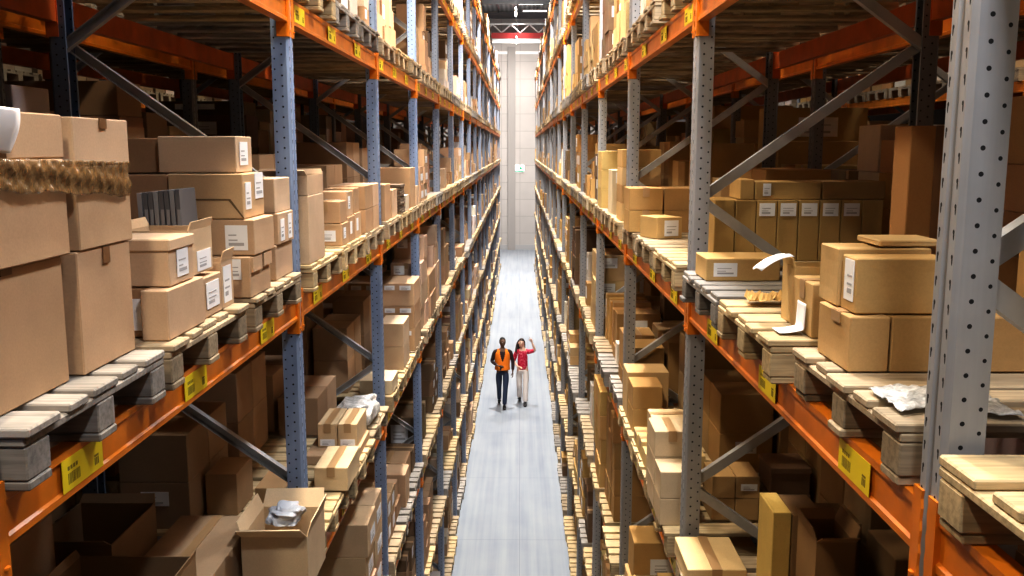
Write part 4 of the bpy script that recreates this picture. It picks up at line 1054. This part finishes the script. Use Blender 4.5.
def person(loc, rz, label, sk, eyecol, mats, pose, female=False, sc=1.0):
    skin = plain('skin', sk, .5)
    root = None
    J = pose
    body_v = [(0, .0, .96, .13, .105), (0, .0, 1.10, .115, .09), (0, .0, 1.27, .14, .10), (0, .01, 1.42, .09, .07), (0, .0, 1.50, .05), (0, -.005, 1.60, .05)]
    body_e = [(0, 1), (1, 2), (2, 3), (3, 4), (4, 5)]
    for sh, el, wr, r in (('sr', 'er', 'wr', .044), ('sl', 'el', 'wl', .044)):
        i = len(body_v); body_v += [(*J[sh], .052), (*J[el], .038), (*J[wr], .026)]; body_e += [(3, i), (i, i+1), (i+1, i+2)]
    for hp, kn, an in (('hr', 'kr', 'ar'), ('hl', 'kl', 'al')):
        i = len(body_v); body_v += [(*J[hp], .078), (*J[kn], .050), (*J[an], .036)]; body_e += [(0, i), (i, i+1), (i+1, i+2)]
    bodym = skin_mesh(body_v, body_e, 2)
    hm = Matrix.Translation(Vector(J['head'])) @ Matrix.Rotation(J.get('roll', 0), 4, 'Y') @ Matrix.Rotation(J.get('turn', 0), 4, 'Z') @ Matrix.Rotation(J.get('nod', 0), 4, 'X')
    parts = [(bodym, 0, None), (head_mesh(.95 if female else 1.02), 0, hm)]
    for s in (-1, 1):
        parts += [(ball(.0125, (s*.029, -.076, .004)), 1, hm), (ball(.0068, (s*.029, -.0855, .004)), 2, hm)]
        parts.append((ball(.012, (s*.029, -.088, .026), (1.5, .4, .25)), 2, hm))
    parts.append((ball(.02, (0, -.088, -.060), (1.1, .35, .32)), 3, hm))
    for wr, hand in (('wr', J['hand_r']), ('wl', J['hand_l'])):
        m = orient(J[wr], hand[0], hand[1])
        if hand[3]: m = m @ Matrix.Scale(-1, 4, (1, 0, 0))
        parts.append((hand_mesh(hand[2], hand[4] if len(hand) > 4 else False), 0, m))
    me = to_bm(parts, 'person', [skin, plain('eye_white', (.85, .85, .82), .3), plain('eye_dark', eyecol, .3), plain('lips', tuple(min(1, v*f) for v, f in zip(sk, (1.05, .72, .70))), .5)])
    bm = bmesh.new(); bm.from_mesh(me); bmesh.ops.recalc_face_normals(bm, faces=bm.faces); bm.to_mesh(me); bm.free()
    root = link('person', me, None, loc, rz); root.scale = (sc, sc, sc); tag(root, label, 'person')
    # trousers
    tv = [(0, 0, .98, .148, .118), (0, 0, .90, .150, .122)]; te = [(0, 1)]
    fl = 1.25 if female else 1.0
    for hp, kn, an in (('hr', 'kr', 'ar'), ('hl', 'kl', 'al')):
        i = len(tv); k, a = Vector(J[kn]), Vector(J[an]); h = Vector(J[hp])
        tv += [(*h, .092), (*((h+k)/2), .084), (*k, .066*fl**.5), (*((k+a)/2), .062*fl), (*(a+Vector((0, 0, -.015))), .056*fl)]
        te += [(1, i), (i, i+1), (i+1, i+2), (i+2, i+3), (i+3, i+4)]
    t = skin_mesh(tv, te, 2); t.materials.clear(); t.materials.append(mats['trousers']); link('trousers', t, root)
    # shirt
    sv = [(0, 0, .86 if female else .93, .168 if female else .150, .138 if female else .120), (0, 0, 1.08, .132, .105), (0, 0, 1.27, .152, .112), (0, .008, 1.41, .105, .082), (0, .004, 1.475, .062, .06)]; se = [(0, 1), (1, 2), (2, 3), (3, 4)]
    for sh, el, wr, full in (('sr', 'er', 'wr', J['sleeve_r']), ('sl', 'el', 'wl', J['sleeve_l'])):
        i = len(sv); s_, e_, w_ = Vector(J[sh]), Vector(J[el]), Vector(J[wr])
        sv += [(*s_, .066), (*((s_+e_)/2), .056)]; se += [(3, i), (i, i+1)]
        end = e_ if full <= 1 else e_
        sv.append((*e_, .050)); se.append((i+1, i+2))
        if full > 1:
            sv.append((*(e_+(w_-e_)*(full-1)), .038)); se.append((i+2, i+3))
    t = skin_mesh(sv, se, 2); t.materials.clear(); t.materials.append(mats['shirt']); link('blouse' if female else 'shirt', t, root)
    for an, kn, pt in (('ar', 'kr', J.get('pr', 0)), ('al', 'kl', J.get('pl', 0))):
        a = J[an]; shoe(root, (a[0], a[1]-.02, max(0, a[2]-.085)), 0, mats['shoe'], pt)
    return root, hm
man_pose = dict(sr=(-.185, .0, 1.42), er=(-.265, .03, 1.15), wr=(-.115, -.20, 1.10), sl=(.190, .0, 1.42), el=(.265, .03, 1.14), wl=(.255, -.05, .90),
    hr=(-.09, 0, .88), kr=(-.085, .02, .49), ar=(-.075, .24, .13), hl=(.09, 0, .88), kl=(.07, -.13, .49), al=(.045, -.16, .088),
    head=(0.005, -.025, 1.655), turn=.30, nod=-.10, sleeve_r=1.85, sleeve_l=1.85, pr=-.5,
    hand_r=((.8, -.55, -.05), (0, -.4, -1), .75, True), hand_l=((.05, -.1, -1), (-1, -.2, 0), .35, True))
orange_v = plain('orange_safety_cloth', (.95, .25, .015), .7)
man, hm = person((-.445, 23.25, 0), .04, 'man in orange safety vest and dark jeans walking down the aisle', (.17, .095, .062), (.01, .01, .01),
    dict(trousers=plain('navy_denim', (.022, .035, .075), .8), shirt=plain('dark_maroon_cloth', (.030, .014, .016), .8), shoe=plain('dark_shoe_leather', (.015, .014, .014), .5)), man_pose, sc=1.03)
# vest: open V at the neck
bm = bmesh.new(); rows = []; nseg = 80
prof = ((.96, .190, .160), (1.08, .182, .150), (1.2, .192, .152), (1.30, .198, .152), (1.38, .190, .140), (1.44, .155, .118), (1.478, .115, .095))
fine = []
for a_, b_ in zip(prof, prof[1:]): fine += [tuple(p_+(q_-p_)*t_/6 for p_, q_ in zip(a_, b_)) for t_ in range(6)]
for z, rx, ry in fine + [prof[-1]]:
    row = []
    for k in range(nseg):
        a = 2*PI*(k+.5)/nseg; row.append(bm.verts.new((rx*math.sin(a), -ry*math.cos(a), z)))
    rows.append(row)
for i in range(len(rows)-1):
    z = (rows[i][0].co.z + rows[i+1][0].co.z)/2
    for k in range(nseg):
        a = 2*PI*(k+1)/nseg; a = min(a, 2*PI-a)
        if z > 1.18 and a < (z-1.16)*1.5+.03: continue              # neck opening
        if 1.22 < z < 1.41 and (abs(a-PI/2)/.34)**2 + ((z-1.315)/.10)**2 < 1: continue           # armholes
        bm.faces.new((rows[i][k], rows[i][(k+1) % nseg], rows[i+1][(k+1) % nseg], rows[i+1][k]))
me = bpy.data.meshes.new('safety_vest'); bm.to_mesh(me); bm.free(); me.materials.append(orange_v); me.polygons.foreach_set('use_smooth', [True]*len(me.polygons))
v = link('safety_vest', me, man); v.modifiers.new('t', 'SOLIDIFY').thickness = .010
def hair_cap(hm, parent, mat_, long=False):
    bm = bmesh.new(); bmesh.ops.create_uvsphere(bm, u_segments=28, v_segments=20, radius=1)
    for vv in bm.verts:
        x, y, z = vv.co; k = 1.0
        vv.co = Vector((x*.081, y*.101+.006, z*.122+.008)) if not long else Vector((x*.090, y*.106+.012, z*.125+.010))
    dele = [vv for vv in bm.verts if (vv.co.y < -.03 and vv.co.z < (.070 if not long else .062)) or (vv.co.z < (-.01 if not long else -.2)) or (vv.co.y < .03 and vv.co.z < .01)]
    bmesh.ops.delete(bm, geom=dele, context='VERTS'); me = bpy.data.meshes.new('hair'); bm.to_mesh(me); bm.free()
    parts = [(me, 0, hm)]
    if long:
        for s in (-1, 1):
            parts.append((limb([(s*.066, .02, .08), (s*.092, .032, -.01), (s*.102, .025, -.12), (s*.105, -.015, -.22), (s*.10, -.03, -.27)], [.020, .026, .030, .028, .012]), 0, hm))
        parts.append((limb([(0, .07, .05), (0, .095, -.05), (0, .10, -.18), (0, .09, -.30)], [(.06, .04), (.085, .04), (.10, .035), (.07, .02)]), 0, hm))
    out = to_bm(parts, 'hair', [mat_]); link('hair', out, parent)
hair_cap(hm, man, plain('black_hair', (.010, .009, .008), .7))
pw = Vector(man_pose['wr'])
mb = MB(); mb.box(-.035, .035, -.075, .075, -.012, .018); mb.box(-.028, .028, -.045, .06, .018, .021, 1); mb.bar((0, .02, -.01), (0, .05, -.10), .035, .03)
o = link('handheld_scanner', bevel(mb.mesh('handheld_scanner', [plain('dark_plastic', (.018, .018, .02), .4), plain('screen_glass', (.05, .06, .08), .15)]), .004), None, (-.445-.02, 23.25-.315, 1.13), .5)
tag(o, 'dark handheld scanner held at waist by the man in the vest', 'scanner')
def print_cloth():
    m, nt, b = nodes('red_patterned_cloth'); tc = N(nt, 'ShaderNodeTexCoord')
    n1 = noise(nt, tc.outputs['Object'], 26, 2)
    nt.links.new(ramp(nt, n1, [(.40, (.50, .012, .045)), (.60, (.62, .03, .085)), (.66, (.72, .22, .26))]), b.inputs['Base Color']); b.inputs['Roughness'].default_value = .75
    return m
wom_pose = dict(sr=(-.165, .0, 1.37), er=(-.235, .02, 1.12), wr=(-.12, -.20, 1.04), sl=(.165, .0, 1.38), el=(.325, -.07, 1.44), wl=(.245, -.12, 1.66),
    hr=(-.09, 0, .88), kr=(-.085, -.01, .48), ar=(-.085, .22, .12), hl=(.09, 0, .88), kl=(.085, -.12, .48), al=(.075, -.17, .088),
    head=(-.035, -.02, 1.615), turn=.12, nod=-.15, roll=.18, sleeve_r=1.1, sleeve_l=1.0, pr=-.45,
    hand_r=((.75, -.6, -.05), (.2, -.3, -1), .6, True), hand_l=((-.25, -.1, 1), (-.5, -.6, 0), .9, False, True))
wom, hm = person((.075, 23.55, 0), -.03, 'woman in red blouse and pale trousers pointing upward with raised arm', (.74, .48, .36), (.03, .015, .01),
    dict(trousers=plain('pale_beige_cloth', (.76, .69, .66), .8), shirt=print_cloth(), shoe=plain('black_shoe', (.02, .02, .022), .5)), wom_pose, True, 1.0)
hair_cap(hm, wom, plain('dark_brown_hair', (.022, .012, .009), .55), True)
